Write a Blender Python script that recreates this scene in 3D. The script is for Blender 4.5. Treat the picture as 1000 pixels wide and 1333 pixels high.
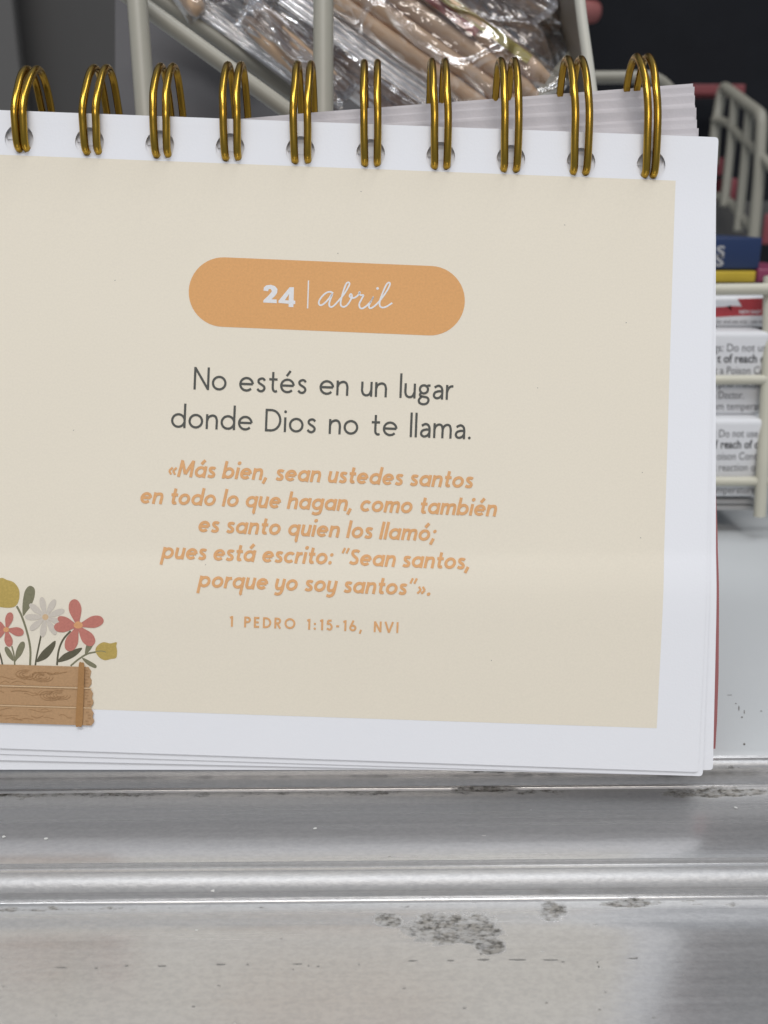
import bpy, bmesh, math, random
from math import sin, cos, tan, atan, radians, pi
from mathutils import Vector, Matrix, noise
from mathutils.geometry import tessellate_polygon

random.seed(7)
S = bpy.context.scene
for o in list(bpy.data.objects):
    bpy.data.objects.remove(o)
COL = S.collection

# ------------------------------------------------------------------ camera
MM = 0.001
F = 1195.0                      # focal length in photo pixels (photo 1000 x 1333)
D = 0.165                       # camera to page
H = 0.100                       # camera above the counter tray
PITCH = radians(18.0)
cd = bpy.data.cameras.new('camera')
cam = bpy.data.objects.new('camera', cd)
COL.objects.link(cam)
cam.location = (0, 0, H)
cam.rotation_euler = (pi / 2 - PITCH, 0, 0)
cd.sensor_fit = 'VERTICAL'
cd.sensor_height = 36.0
cd.lens = 36.0 * F / 1333.0
cd.clip_start = 0.005
cd.clip_end = 60.0
cd.dof.use_dof = True
cd.dof.focus_distance = 0.167
cd.dof.aperture_fstop = 23.0
S.camera = cam
CM = Matrix.Translation(cam.location) @ cam.rotation_euler.to_matrix().to_4x4()

# ------------------------------------------------------------------ world, lamps, exposure
w = bpy.data.worlds.new('World')
S.world = w
w.use_nodes = True
bg = w.node_tree.nodes['Background']
bg.inputs['Color'].default_value = (0.80, 0.88, 1.0, 1)
bg.inputs['Strength'].default_value = 0.31

def lamp(name, loc, target, sx, sy, power, col):
    ld = bpy.data.lights.new(name, 'AREA')
    ld.shape = 'RECTANGLE'
    ld.size, ld.size_y = sx, sy
    ld.energy = power
    ld.color = col
    lo = bpy.data.objects.new(name, ld)
    COL.objects.link(lo)
    lo.location = loc
    lo.rotation_euler = (Vector(target) - Vector(loc)).to_track_quat('-Z', 'Y').to_euler()
    return lo
lamp('ceiling_lamp', (-0.25, -0.55, 1.75), (0, 0.15, 0.05), 1.3, 0.30, 16, (0.97, 0.98, 1.0))
lamp('ceiling_lamp', (0.35, 0.02, 1.80), (0, 0.15, 0.05), 1.3, 0.30, 9, (0.97, 0.98, 1.0))
lamp('ceiling_lamp', (0.1, -1.9, 1.7), (0, 0.15, 0.05), 1.6, 0.4, 15, (1.0, 0.90, 0.81))

S.view_settings.view_transform = 'Standard'
S.view_settings.look = 'None'
S.view_settings.exposure = 0.0
S.view_settings.gamma = 1.0
S.cycles.max_bounces = 10
S.cycles.transparent_max_bounces = 24
S.cycles.use_denoising = True

# ------------------------------------------------------------------ measuring helpers
def P(u, v, z):
    """photo pixel and depth in front of the camera (m) -> world point"""
    return CM @ Vector(((u - 500.0) / F * z, (666.5 - v) / F * z, -z))

def tanv(v):
    return tan(PITCH + atan((v - 666.5) / F))

def y_at(v, zw):                # horizontal distance where row v meets height zw
    return (H - zw) / tanv(v)

def z_at(v, y):
    return H - y * tanv(v)

# page frame: origin on the page, x right, y up the page, z to the viewer (metres)
PM = CM @ Matrix.Translation((0, 0, -D))

def pl(u, v, d=0.0):
    """photo pixel seen at depth d (mm) behind the page -> page x, y (m)"""
    k = (D + d * MM) / F
    return Vector(((u - 500.0) * k, (666.5 - v) * k))

# gentle bend of the sheets: slope in degrees against the row
BV = [(60, 8.0), (150, 5.5), (200, 4.0), (290, 0.6), (420, 0), (660, -0.2), (712, -0.3), (726, -4.2), (748, -2.4), (780, 1.6), (810, 3.2), (900, 3.6), (1020, 3.2)]
def slope(v):
    if v <= BV[0][0]: return BV[0][1]
    for (a, sa), (b, sb) in zip(BV, BV[1:]):
        if v <= b:
            t = (v - a) / (b - a); t = t * t * (3 - 2 * t)
            return sa + (sb - sa) * t
    return BV[-1][1]
_bt = []
def _mk():
    z = 0.0
    ref = None
    for v in range(0, 1121, 4):
        _bt.append((v, z))
        z -= tan(radians(slope(v))) * 4 * D / F
    zr = [q for q in _bt if q[0] == 500][0][1]
    for i, (v, q) in enumerate(_bt): _bt[i] = (v, q - zr)
_mk()
def bend(y):
    v = 666.5 - y * F / D
    v = min(max(v, 0), 1116)
    i = int(v // 4)
    a, b = _bt[i], _bt[min(i + 1, len(_bt) - 1)]
    return a[1] + (b[1] - a[1]) * (v - a[0]) / 4.0

# ------------------------------------------------------------------ object helpers
def tag(o, label=None, cat=None, group=None, kind=None):
    if label: o['label'] = label
    if cat: o['category'] = cat
    if group: o['group'] = group
    if kind: o['kind'] = kind
    return o

def empty(name, loc=(0, 0, 0), mat=None):
    o = bpy.data.objects.new(name, None)
    o.empty_display_size = 0.02
    COL.objects.link(o)
    if mat is not None: o.matrix_world = mat
    else: o.location = loc
    return o

def link(name, me, mats, parent=None, smooth=False, sharp=None):
    o = bpy.data.objects.new(name, me)
    COL.objects.link(o)
    for m in (mats if isinstance(mats, (list, tuple)) else [mats]):
        me.materials.append(m)
    if smooth:
        for p in me.polygons: p.use_smooth = True
        if sharp: me.set_sharp_from_angle(angle=radians(sharp))
    if parent is not None:
        o.parent = parent
    return o

def bm_obj(name, bm, mats, parent=None, smooth=False, sharp=None):
    me = bpy.data.meshes.new(name)
    bm.normal_update()
    bm.to_mesh(me)
    bm.free()
    return link(name, me, mats, parent, smooth, sharp)

def spline(pts, n=6, closed=False):
    """Catmull-Rom through points of any dimension"""
    pts = [Vector(p) for p in pts]
    out = []
    N = len(pts)
    rng = range(N) if closed else range(N - 1)
    for i in rng:
        if closed:
            a, b, c, d = pts[(i - 1) % N], pts[i], pts[(i + 1) % N], pts[(i + 2) % N]
        else:
            b, c = pts[i], pts[i + 1]
            a = pts[i - 1] if i > 0 else b * 2 - c
            d = pts[i + 2] if i + 2 < N else c * 2 - b
        for k in range(n):
            t = k / n
            out.append(0.5 * ((2 * b) + (c - a) * t + (2 * a - 5 * b + 4 * c - d) * t * t + (3 * b - a - 3 * c + d) * t ** 3))
    if not closed: out.append(pts[-1].copy())
    return out

def tube(bm, path, r, n=12, cap=True, closed=False):
    path = [Vector(p) for p in path]
    N = len(path)
    rings = []
    ref = None
    for i, p in enumerate(path):
        if closed: t = path[(i + 1) % N] - path[(i - 1) % N]
        else: t = path[min(i + 1, N - 1)] - path[max(i - 1, 0)]
        t.normalize()
        if ref is None:
            ref = t.orthogonal().normalized()
        ref = (ref - t * ref.dot(t)).normalized()
        b = t.cross(ref)
        rr = r(i / max(1, N - 1)) if callable(r) else r
        rings.append([bm.verts.new(p + (ref * cos(2 * pi * k / n) + b * sin(2 * pi * k / n)) * rr) for k in range(n)])
    for i in range(N if closed else N - 1):
        A, B = rings[i], rings[(i + 1) % N]
        for k in range(n):
            bm.faces.new((A[k], A[(k + 1) % n], B[(k + 1) % n], B[k]))
    if cap and not closed:
        bm.faces.new(list(reversed(rings[0])))
        bm.faces.new(rings[-1])

def round_corner(pts, r, n=5):
    """fillet the inner corners of a polyline"""
    pts = [Vector(p) for p in pts]
    out = [pts[0]]
    for a, b, c in zip(pts, pts[1:], pts[2:]):
        d1, d2 = (a - b), (c - b)
        l = min(r, d1.length * 0.45, d2.length * 0.45)
        p, q = b + d1.normalized() * l, b + d2.normalized() * l
        for k in range(n + 1):
            t = k / n
            out.append(p * (1 - t) ** 2 + b * 2 * t * (1 - t) + q * t * t)
    out.append(pts[-1])
    return out

def rbox(bm, lo, hi, bev=0.0005, mat=None):
    """bevelled box between two corners"""
    r = bmesh.ops.create_cube(bm, size=1.0)
    vs = r['verts']
    lo, hi = Vector(lo), Vector(hi)
    for v in vs:
        v.co = Vector([(lo[i] + hi[i]) / 2 + v.co[i] * (hi[i] - lo[i]) for i in range(3)])
    if bev:
        es = list({e for v in vs for e in v.link_edges})
        bmesh.ops.bevel(bm, geom=es, offset=bev, segments=3, profile=0.5, affect='EDGES')

# ------------------------------------------------------------------ materials
def new_mat(name):
    m = bpy.data.materials.new(name)
    m.use_nodes = True
    nt = m.node_tree
    b = nt.nodes['Principled BSDF']
    return m, nt, b

def mat(name, col, rough=0.6, metal=0.0, var=0.06, vscale=60, bump=0.0, bscale=400, coat=0.0, spec=0.5, sss=0.0):
    m, nt, b = new_mat(name)
    L = nt.links.new
    tc = nt.nodes.new('ShaderNodeTexCoord')
    nz = nt.nodes.new('ShaderNodeTexNoise')
    nz.inputs['Scale'].default_value = vscale
    nz.inputs['Detail'].default_value = 5
    L(tc.outputs['Object'], nz.inputs['Vector'])
    mx = nt.nodes.new('ShaderNodeMix'); mx.data_type = 'RGBA'
    mx.inputs[6].default_value = tuple(c * (1 - var) for c in col) + (1,)
    mx.inputs[7].default_value = tuple(min(1, c * (1 + var)) for c in col) + (1,)
    L(nz.outputs['Fac'], mx.inputs[0])
    L(mx.outputs[2], b.inputs['Base Color'])
    b.inputs['Roughness'].default_value = rough
    b.inputs['Metallic'].default_value = metal
    b.inputs['Specular IOR Level'].default_value = spec
    b.inputs['Coat Weight'].default_value = coat
    if bump:
        n2 = nt.nodes.new('ShaderNodeTexNoise')
        n2.inputs['Scale'].default_value = bscale
        n2.inputs['Detail'].default_value = 6
        L(tc.outputs['Object'], n2.inputs['Vector'])
        bp = nt.nodes.new('ShaderNodeBump')
        bp.inputs['Strength'].default_value = bump
        bp.inputs['Distance'].default_value = 0.0005
        L(n2.outputs['Fac'], bp.inputs['Height'])
        L(bp.outputs['Normal'], b.inputs['Normal'])
    return m

M = {}
M['paper'] = mat('white_paper', (0.845, 0.855, 0.885), 0.62, var=0.012, vscale=30, bump=0.05, bscale=2500, spec=0.3)
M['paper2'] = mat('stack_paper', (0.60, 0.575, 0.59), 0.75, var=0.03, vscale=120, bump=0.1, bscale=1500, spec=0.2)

def ink(name, col, speck=0.10, rough=0.6):
    """printed ink: fine halftone grain on the paper"""
    m, nt, b = new_mat(name)
    L = nt.links.new
    tc = nt.nodes.new('ShaderNodeTexCoord')
    nz = nt.nodes.new('ShaderNodeTexNoise'); nz.inputs['Scale'].default_value = 2600; nz.inputs['Detail'].default_value = 3
    L(tc.outputs['Object'], nz.inputs['Vector'])
    n2 = nt.nodes.new('ShaderNodeTexNoise'); n2.inputs['Scale'].default_value = 45; n2.inputs['Detail'].default_value = 3
    L(tc.outputs['Object'], n2.inputs['Vector'])
    ad = nt.nodes.new('ShaderNodeMath'); ad.operation = 'MULTIPLY_ADD'
    L(n2.outputs['Fac'], ad.inputs[0]); ad.inputs[1].default_value = 0.25
    L(nz.outputs['Fac'], ad.inputs[2])
    mr = nt.nodes.new('ShaderNodeMapRange')
    mr.inputs[1].default_value = 0.35; mr.inputs[2].default_value = 0.9
    L(ad.outputs[0], mr.inputs[0])
    mx = nt.nodes.new('ShaderNodeMix'); mx.data_type = 'RGBA'
    mx.inputs[6].default_value = tuple(c * (1 - speck) for c in col) + (1,)
    mx.inputs[7].default_value = tuple(min(1, c * (1 + speck)) for c in col) + (1,)
    L(mr.outputs[0], mx.inputs[0])
    L(mx.outputs[2], b.inputs['Base Color'])
    b.inputs['Roughness'].default_value = rough
    b.inputs['Specular IOR Level'].default_value = 0.3
    return m
M['beige'] = ink('beige_ink', (0.82, 0.755, 0.625), 0.025)
M['orange'] = ink('orange_ink', (0.73, 0.385, 0.15), 0.06)
M['verse'] = ink('verse_ink', (0.75, 0.41, 0.185), 0.08)
M['dark'] = ink('dark_ink', (0.09, 0.092, 0.082), 0.2)
M['white_ink'] = ink('white_ink', (0.78, 0.78, 0.78), 0.05)
M['yellow_ink'] = ink('mustard_ink', (0.49, 0.36, 0.105), 0.12)
M['coral_ink'] = ink('coral_ink', (0.53, 0.20, 0.16), 0.10)
M['leaf_ink'] = ink('sage_ink', (0.22, 0.21, 0.13), 0.12)
M['leafdark_ink'] = ink('olive_ink', (0.12, 0.11, 0.07), 0.12)
M['daisy_ink'] = ink('pale_petal_ink', (0.62, 0.565, 0.49), 0.06)
M['plank_ink'] = ink('plank_ink', (0.48, 0.295, 0.155), 0.10)
M['grain_ink'] = ink('grain_ink', (0.36, 0.205, 0.095), 0.10)
M['batten_ink'] = ink('batten_ink', (0.40, 0.215, 0.085), 0.10)
M['gap_ink'] = ink('gap_ink', (0.66, 0.47, 0.28), 0.08)
M['peach_ink'] = ink('peach_ink', (0.70, 0.36, 0.17), 0.10)

M['gold'] = mat('brass_wire', (0.42, 0.262, 0.040), 0.26, 1.0, var=0.10, vscale=120, bump=0.012, bscale=500)
M['red_board'] = mat('red_board', (0.38, 0.14, 0.14), 0.6, var=0.1, vscale=200)
M['cream_wire'] = mat('cream_coated_wire', (0.56, 0.545, 0.45), 0.38, var=0.05, vscale=90, bump=0.05, bscale=500)
M['basket_wire'] = mat('dull_cream_wire', (0.37, 0.355, 0.295), 0.36, var=0.05, vscale=90, bump=0.05, bscale=500)
M['grey_wire'] = mat('greyish_coated_wire', (0.27, 0.26, 0.215), 0.45, var=0.08, vscale=90)
M['plastic'] = mat('cream_plastic', (0.17, 0.145, 0.115), 0.45, var=0.07, vscale=40)
M['plastic_edge'] = mat('pale_plastic', (0.58, 0.57, 0.5), 0.4, var=0.05, vscale=40)
M['white_card'] = mat('white_card', (0.72, 0.73, 0.75), 0.35, var=0.03, vscale=60)
M['grey_card'] = mat('grey_card', (0.42, 0.42, 0.42), 0.5, var=0.06, vscale=60)
M['blue_card'] = mat('blue_card', (0.012, 0.029, 0.09), 0.4, var=0.1, vscale=60)
M['yellow_card'] = mat('yellow_card', (0.50, 0.36, 0.03), 0.45, var=0.15, vscale=90)
M['red_card'] = mat('red_card', (0.42, 0.05, 0.06), 0.4, var=0.15, vscale=200)
M['magenta_card'] = mat('magenta_card', (0.22, 0.035, 0.085), 0.4, var=0.1)
M['pink_tape'] = mat('dull_red_tape', (0.20, 0.045, 0.05), 0.5, var=0.1)
M['text_grey'] = mat('grey_text_ink', (0.13, 0.13, 0.14), 0.5, var=0.1)
M['text_black'] = mat('black_text_ink', (0.06, 0.06, 0.065), 0.5, var=0.1)
M['biscuit'] = mat('tan_stick', (0.66, 0.47, 0.31), 0.55, var=0.16, vscale=120, bump=0.15, bscale=500)
M['cloth'] = mat('black_cloth', (0.010, 0.011, 0.014), 0.85, var=0.3, vscale=40, bump=0.2, bscale=300, spec=0.2)
M['skin'] = mat('skin', (0.26, 0.085, 0.08), 0.5, var=0.1, vscale=40)
M['hair'] = mat('dark_hair', (0.02, 0.014, 0.01), 0.6, var=0.2, vscale=100)
M['dark_panel'] = mat('dark_grey_panel', (0.058, 0.056, 0.054), 0.6, var=0.15, vscale=8)
M['mid_panel'] = mat('grey_panel', (0.10, 0.097, 0.093), 0.6, var=0.1, vscale=8)
M['gap_shade'] = mat('dark_gap_shade', (0.05, 0.047, 0.05), 0.6, var=0.15, vscale=20)  # shade between the packets, put into the colour of a backing sheet
M['dull_red'] = mat('dull_red_card', (0.24, 0.05, 0.06), 0.5, var=0.15, vscale=60)
M['wall'] = mat('dark_wall', (0.02, 0.02, 0.022), 0.8, var=0.2, vscale=3)

def film_mat(name, tint, body=0.14, rough=0.06, gloss=(0.10, 0.75)):
    m = bpy.data.materials.new(name)
    m.use_nodes = True
    nt = m.node_tree
    nt.nodes.clear()
    L = nt.links.new
    out = nt.nodes.new('ShaderNodeOutputMaterial')
    tr = nt.nodes.new('ShaderNodeBsdfTransparent'); tr.inputs[0].default_value = (0.97, 0.97, 0.97, 1)
    gl = nt.nodes.new('ShaderNodeBsdfGlossy'); gl.inputs['Roughness'].default_value = rough
    gl.inputs['Color'].default_value = (1, 1, 1, 1)
    df = nt.nodes.new('ShaderNodeBsdfDiffuse'); df.inputs[0].default_value = tuple(tint) + (1,)
    lw = nt.nodes.new('ShaderNodeLayerWeight'); lw.inputs[0].default_value = 0.45
    mr = nt.nodes.new('ShaderNodeMapRange'); mr.inputs[3].default_value = gloss[0]; mr.inputs[4].default_value = gloss[1]
    L(lw.outputs['Facing'], mr.inputs[0])
    tc = nt.nodes.new('ShaderNodeTexCoord')
    nz = nt.nodes.new('ShaderNodeTexNoise'); nz.inputs['Scale'].default_value = 130; nz.inputs['Detail'].default_value = 6
    L(tc.outputs['Object'], nz.inputs['Vector'])
    bp = nt.nodes.new('ShaderNodeBump'); bp.inputs['Strength'].default_value = 0.45; bp.inputs['Distance'].default_value = 0.0018
    L(nz.outputs['Fac'], bp.inputs['Height'])
    L(bp.outputs[0], gl.inputs['Normal'])
    L(bp.outputs[0], lw.inputs['Normal'])
    m1 = nt.nodes.new('ShaderNodeMixShader'); m1.inputs[0].default_value = body
    L(tr.outputs[0], m1.inputs[1]); L(df.outputs[0], m1.inputs[2])
    m2 = nt.nodes.new('ShaderNodeMixShader')
    L(mr.outputs[0], m2.inputs[0]); L(m1.outputs[0], m2.inputs[1]); L(gl.outputs[0], m2.inputs[2])
    L(m2.outputs[0], out.inputs[0])
    return m
M['film'] = film_mat('clear_film', (0.5, 0.48, 0.5), 0.05, 0.06, (0.08, 0.75))
M['film_grey'] = film_mat('smoky_film', (0.22, 0.22, 0.24), 0.50, 0.08, (0.14, 0.85))
M['film_pink'] = film_mat('pinkish_film', (0.42, 0.34, 0.35), 0.40, 0.08, (0.14, 0.85))
M['film_seal'] = film_mat('seal_film', (0.72, 0.72, 0.74), 0.60, 0.14, (0.40, 0.9))
M['print_yellow'] = mat('yellow_label_print', (0.42, 0.35, 0.08), 0.4, var=0.35, vscale=150)
M['print_red'] = mat('red_label_print', (0.34, 0.11, 0.09), 0.4, var=0.3, vscale=150)
M['print_brown'] = mat('brown_label_print', (0.14, 0.085, 0.06), 0.35, var=0.25, vscale=120)

# metal of the counter: worn aluminium with streaks, scratches and dirt in the inner corners
def metal_mat():
    m, nt, b = new_mat('worn_aluminium')
    L = nt.links.new
    N = nt.nodes.new
    tc = N('ShaderNodeTexCoord')
    def noise_(scale, detail=5, sc=(1, 1, 1), rough=0.6, loc=(0, 0, 0)):
        mp = N('ShaderNodeMapping'); mp.inputs['Scale'].default_value = sc; mp.inputs['Location'].default_value = loc
        L(tc.outputs['Object'], mp.inputs['Vector'])
        n = N('ShaderNodeTexNoise'); n.inputs['Scale'].default_value = scale; n.inputs['Detail'].default_value = detail
        n.inputs['Roughness'].default_value = rough
        L(mp.outputs[0], n.inputs['Vector'])
        return n.outputs['Fac']
    def math_(op, a, b_, clamp=False):
        n = N('ShaderNodeMath'); n.operation = op; n.use_clamp = clamp
        for i, x in enumerate((a, b_)):
            if isinstance(x, (int, float)): n.inputs[i].default_value = x
            else: L(x, n.inputs[i])
        return n.outputs[0]
    def ramp(x, a, c, lo=0.0, hi=1.0):
        n = N('ShaderNodeMapRange'); n.interpolation_type = 'SMOOTHSTEP'
        n.inputs[1].default_value = a; n.inputs[2].default_value = c
        n.inputs[3].default_value = lo; n.inputs[4].default_value = hi
        L(x, n.inputs[0]); return n.outputs[0]
    sep = N('ShaderNodeSeparateXYZ'); L(tc.outputs['Object'], sep.inputs[0])
    X, Y = sep.outputs[0], sep.outputs[1]
    at = N('ShaderNodeAttribute'); at.attribute_name = 'grime'
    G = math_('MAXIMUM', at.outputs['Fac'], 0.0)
    NOSE = math_('MULTIPLY', math_('MAXIMUM', math_('MULTIPLY', at.outputs['Fac'], -1.0), 0.0), 2.0)   # rubbed bullnose
    fine = noise_(1400, 4, (0.35, 1, 1))
    big = noise_(11, 3, (0.6, 1, 1))
    streak = noise_(700, 4, (0.015, 1, 1), 0.65)
    glit = noise_(1500, 3, (0.6, 1, 1), 0.7)
    # mottled residue: grime attribute pushed through noise
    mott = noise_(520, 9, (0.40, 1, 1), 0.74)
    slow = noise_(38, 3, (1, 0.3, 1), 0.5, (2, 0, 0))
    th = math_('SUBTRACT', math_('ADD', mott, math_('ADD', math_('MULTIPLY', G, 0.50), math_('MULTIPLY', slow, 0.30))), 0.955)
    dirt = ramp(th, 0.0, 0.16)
    def patch(cx, cy, rx, ry, loc):
        dx = math_('DIVIDE', math_('SUBTRACT', X, cx), rx)
        dy = math_('DIVIDE', math_('SUBTRACT', Y, cy), ry)
        r2 = math_('ADD', math_('MULTIPLY', dx, dx), math_('MULTIPLY', dy, dy))
        n = noise_(230, 10, (0.6, 1, 1), 0.76, loc)
        return ramp(math_('SUBTRACT', math_('ADD', n, math_('SUBTRACT', 0.42, math_('MULTIPLY', r2, 0.34))), 0.68), 0.0, 0.13)
    pcs = [patch(*q) for q in PATCHES]
    pm = pcs[0]
    for q in pcs[1:]: pm = math_('MAXIMUM', pm, q)
    pm = math_('MULTIPLY', pm, ramp(noise_(900, 6, (0.45, 1, 1), 0.75), 0.33, 0.57, 0.3, 1.0))
    specks = ramp(noise_(620, 2, (0.5, 1, 1), 0.5, (3, 1, 2)), 0.77, 0.79)
    alld = math_('MAXIMUM', math_('MAXIMUM', dirt, pm), math_('MULTIPLY', specks, 0.7))
    clean = N('ShaderNodeMix'); clean.data_type = 'RGBA'
    clean.inputs[6].default_value = (0.41, 0.41, 0.415, 1); clean.inputs[7].default_value = (0.65, 0.645, 0.635, 1)
    L(math_('ADD', math_('MULTIPLY', streak, 0.45), math_('ADD', math_('MULTIPLY', big, 0.25), math_('MULTIPLY', ramp(glit, 0.3, 0.7), 0.3))), clean.inputs[0])
    dc = N('ShaderNodeMix'); dc.data_type = 'RGBA'
    dc.inputs[6].default_value = (0.075, 0.07, 0.06, 1); dc.inputs[7].default_value = (0.27, 0.255, 0.23, 1)
    L(ramp(noise_(1700, 5, (0.6, 1, 1)), 0.36, 0.6), dc.inputs[0])
    mx = N('ShaderNodeMix'); mx.data_type = 'RGBA'
    L(alld, mx.inputs[0]); L(clean.outputs[2], mx.inputs[6]); L(dc.outputs[2], mx.inputs[7])
    L(mx.outputs[2], b.inputs['Base Color'])
    met = math_('MULTIPLY', math_('SUBTRACT', 1.0, alld), math_('SUBTRACT', 0.66, math_('MULTIPLY', G, 0.30)))
    L(met, b.inputs['Metallic'])
    rg = math_('ADD', ramp(streak, 0.3, 0.7, 0.19, 0.26), math_('ADD', math_('MULTIPLY', alld, 0.45), math_('ADD', math_('MULTIPLY', NOSE, 0.34), math_('MULTIPLY', G, 0.25))))
    L(rg, b.inputs['Roughness'])
    hs = math_('ADD', math_('MULTIPLY', fine, 0.35), math_('ADD', math_('MULTIPLY', alld, 0.9), math_('ADD', math_('MULTIPLY', streak, 0.30), math_('MULTIPLY', math_('MULTIPLY', glit, NOSE), 2.2))))
    bp = N('ShaderNodeBump'); bp.inputs['Strength'].default_value = 0.20; bp.inputs['Distance'].default_value = 0.00022
    L(hs, bp.inputs['Height'])
    L(bp.outputs[0], b.inputs['Normal'])
    return m

# ------------------------------------------------------------------ the counter (setting)
YAW = radians(0.75)
CROT = Matrix.Translation((0, 0.135, 0)) @ Matrix.Rotation(YAW, 4, 'Z') @ Matrix.Translation((0, -0.135, 0))
CINV = CROT.inverted()

def on_counter(u, v, zw):
    y = y_at(v, zw)
    z = y * cos(PITCH) + (H - zw) * sin(PITCH)
    return CINV @ Vector(((u - 500.0) / F * z, y, zw))

Y0 = y_at(994, 0.0008)                       # back lip
YR1 = y_at(1001, 0.0)                         # riser under the back lip
Z2 = z_at(1027, YR1)
YN2 = y_at(1138, Z2 + 0.0004)
YR2 = YN2 - 0.0019
Z3 = z_at(1172, YR2)
PATCHES = []
for (u, v, ru, rv, loc) in [(590, 1203, 78, 25, (0, 0, 0)), (640, 1226, 26, 14, (0.3, 0.1, 0)), (722, 1186, 26, 15, (0.7, 0.2, 0)),
                            (505, 1194, 22, 10, (0.1, 0.5, 0)), (820, 1177, 60, 6, (0.9, 0.4, 0)), (930, 1032, 95, 7, (0.2, 0.9, 0)), (640, 1029, 60, 3, (0.4, 0.2, 0))]:
    zz = Z2 if v < 1100 else Z3
    a = on_counter(u, v, zz); b = on_counter(u + ru, v, zz); c = on_counter(u, v + rv, zz)
    PATCHES.append((a.x, a.y, abs(b.x - a.x), abs(c.y - a.y), loc))
M['metal'] = metal_mat()
M['tray'] = mat('grey_enamel', (0.55, 0.57, 0.575), 0.42, var=0.03, vscale=25, bump=0.03, bscale=600, spec=0.4)

def arc(cy, cz, r, a0, a1, n=10):
    return [(cy + r * cos(radians(a0 + (a1 - a0) * k / n)), cz + r * sin(radians(a0 + (a1 - a0) * k / n))) for k in range(n + 1)]

prof = []                                     # (y, z, grime)
def add(p, g=0.0): prof.extend([(a, b, g) for a, b in p])
add([(1.05, 0), (0.60, 0), (0.40, 0), (0.30, 0), (0.22, 0)], 0.02)
add([(Y0 + 0.0050, 0)], 0.05)
add([(Y0 + 0.0034, -0.0002), (Y0 + 0.0024, -0.0009), (Y0 + 0.0015, -0.0006)], 0.25)
add(arc(Y0, 0.0, 0.0012, 10, 180, 12), -0.3)
add([(YR1, -0.0016)], 0.05)
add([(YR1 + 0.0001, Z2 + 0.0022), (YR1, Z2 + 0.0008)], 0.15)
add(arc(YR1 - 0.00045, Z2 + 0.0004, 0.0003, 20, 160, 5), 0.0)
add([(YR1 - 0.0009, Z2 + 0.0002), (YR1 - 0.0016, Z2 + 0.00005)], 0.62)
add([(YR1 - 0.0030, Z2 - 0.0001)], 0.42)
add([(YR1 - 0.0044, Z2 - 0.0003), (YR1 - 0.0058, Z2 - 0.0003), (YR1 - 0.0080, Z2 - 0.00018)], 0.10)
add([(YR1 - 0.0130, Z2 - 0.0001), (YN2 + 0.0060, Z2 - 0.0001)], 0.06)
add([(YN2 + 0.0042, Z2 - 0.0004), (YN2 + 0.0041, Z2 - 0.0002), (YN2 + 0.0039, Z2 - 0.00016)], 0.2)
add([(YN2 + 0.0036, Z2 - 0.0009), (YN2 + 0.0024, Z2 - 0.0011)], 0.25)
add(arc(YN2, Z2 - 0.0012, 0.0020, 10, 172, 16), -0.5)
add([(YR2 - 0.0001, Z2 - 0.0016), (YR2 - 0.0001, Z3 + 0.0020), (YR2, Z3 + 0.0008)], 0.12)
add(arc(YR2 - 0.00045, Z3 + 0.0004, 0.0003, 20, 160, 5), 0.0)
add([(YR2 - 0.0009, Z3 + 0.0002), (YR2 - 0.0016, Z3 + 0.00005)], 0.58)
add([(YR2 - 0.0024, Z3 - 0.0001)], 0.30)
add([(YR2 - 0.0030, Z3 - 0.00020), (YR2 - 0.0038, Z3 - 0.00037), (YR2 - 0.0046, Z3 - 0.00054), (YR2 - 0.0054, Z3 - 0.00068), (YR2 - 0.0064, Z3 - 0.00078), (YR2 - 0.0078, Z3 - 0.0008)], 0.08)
add([(YR2 - 0.014, Z3 - 0.0008), (0.085, Z3 - 0.0008), (0.05, Z3 - 0.0008), (-0.10, Z3 - 0.0008)], 0.0)
add([(-0.102, Z3 - 0.003), (-0.102, Z3 - 0.05), (1.05, Z3 - 0.05)], 0.0)

bm = bmesh.new()
gl = bm.verts.layers.float.new('grime')
xs = [-0.7, -0.4] + [-0.2 + 0.4 * i / 40 for i in range(41)] + [0.4, 0.7]
rows = []
for x in xs:
    r = []
    for (y, z, g) in prof:
        v = bm.verts.new((x, y, z)); v[gl] = g
        r.append(v)
    rows.append(r)
n = len(prof)
for A, B in zip(rows, rows[1:]):
    for k in range(n):
        bm.faces.new((A[k], B[k], B[(k + 1) % n], A[(k + 1) % n]))
bm.faces.new(rows[0]); bm.faces.new(list(reversed(rows[-1])))
bmesh.ops.recalc_face_normals(bm, faces=bm.faces)
for f in bm.faces:
    if f.calc_center_median().y > Y0 + 0.0042 and f.normal.z > .5: f.material_index = 1
counter = bm_obj('counter', bm, [M['metal'], M['tray']], smooth=True, sharp=38)
counter.matrix_world = CROT
tag(counter, 'worn stepped aluminium counter edge with scuffs and grime under the calendar', 'counter', kind='structure')

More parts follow.
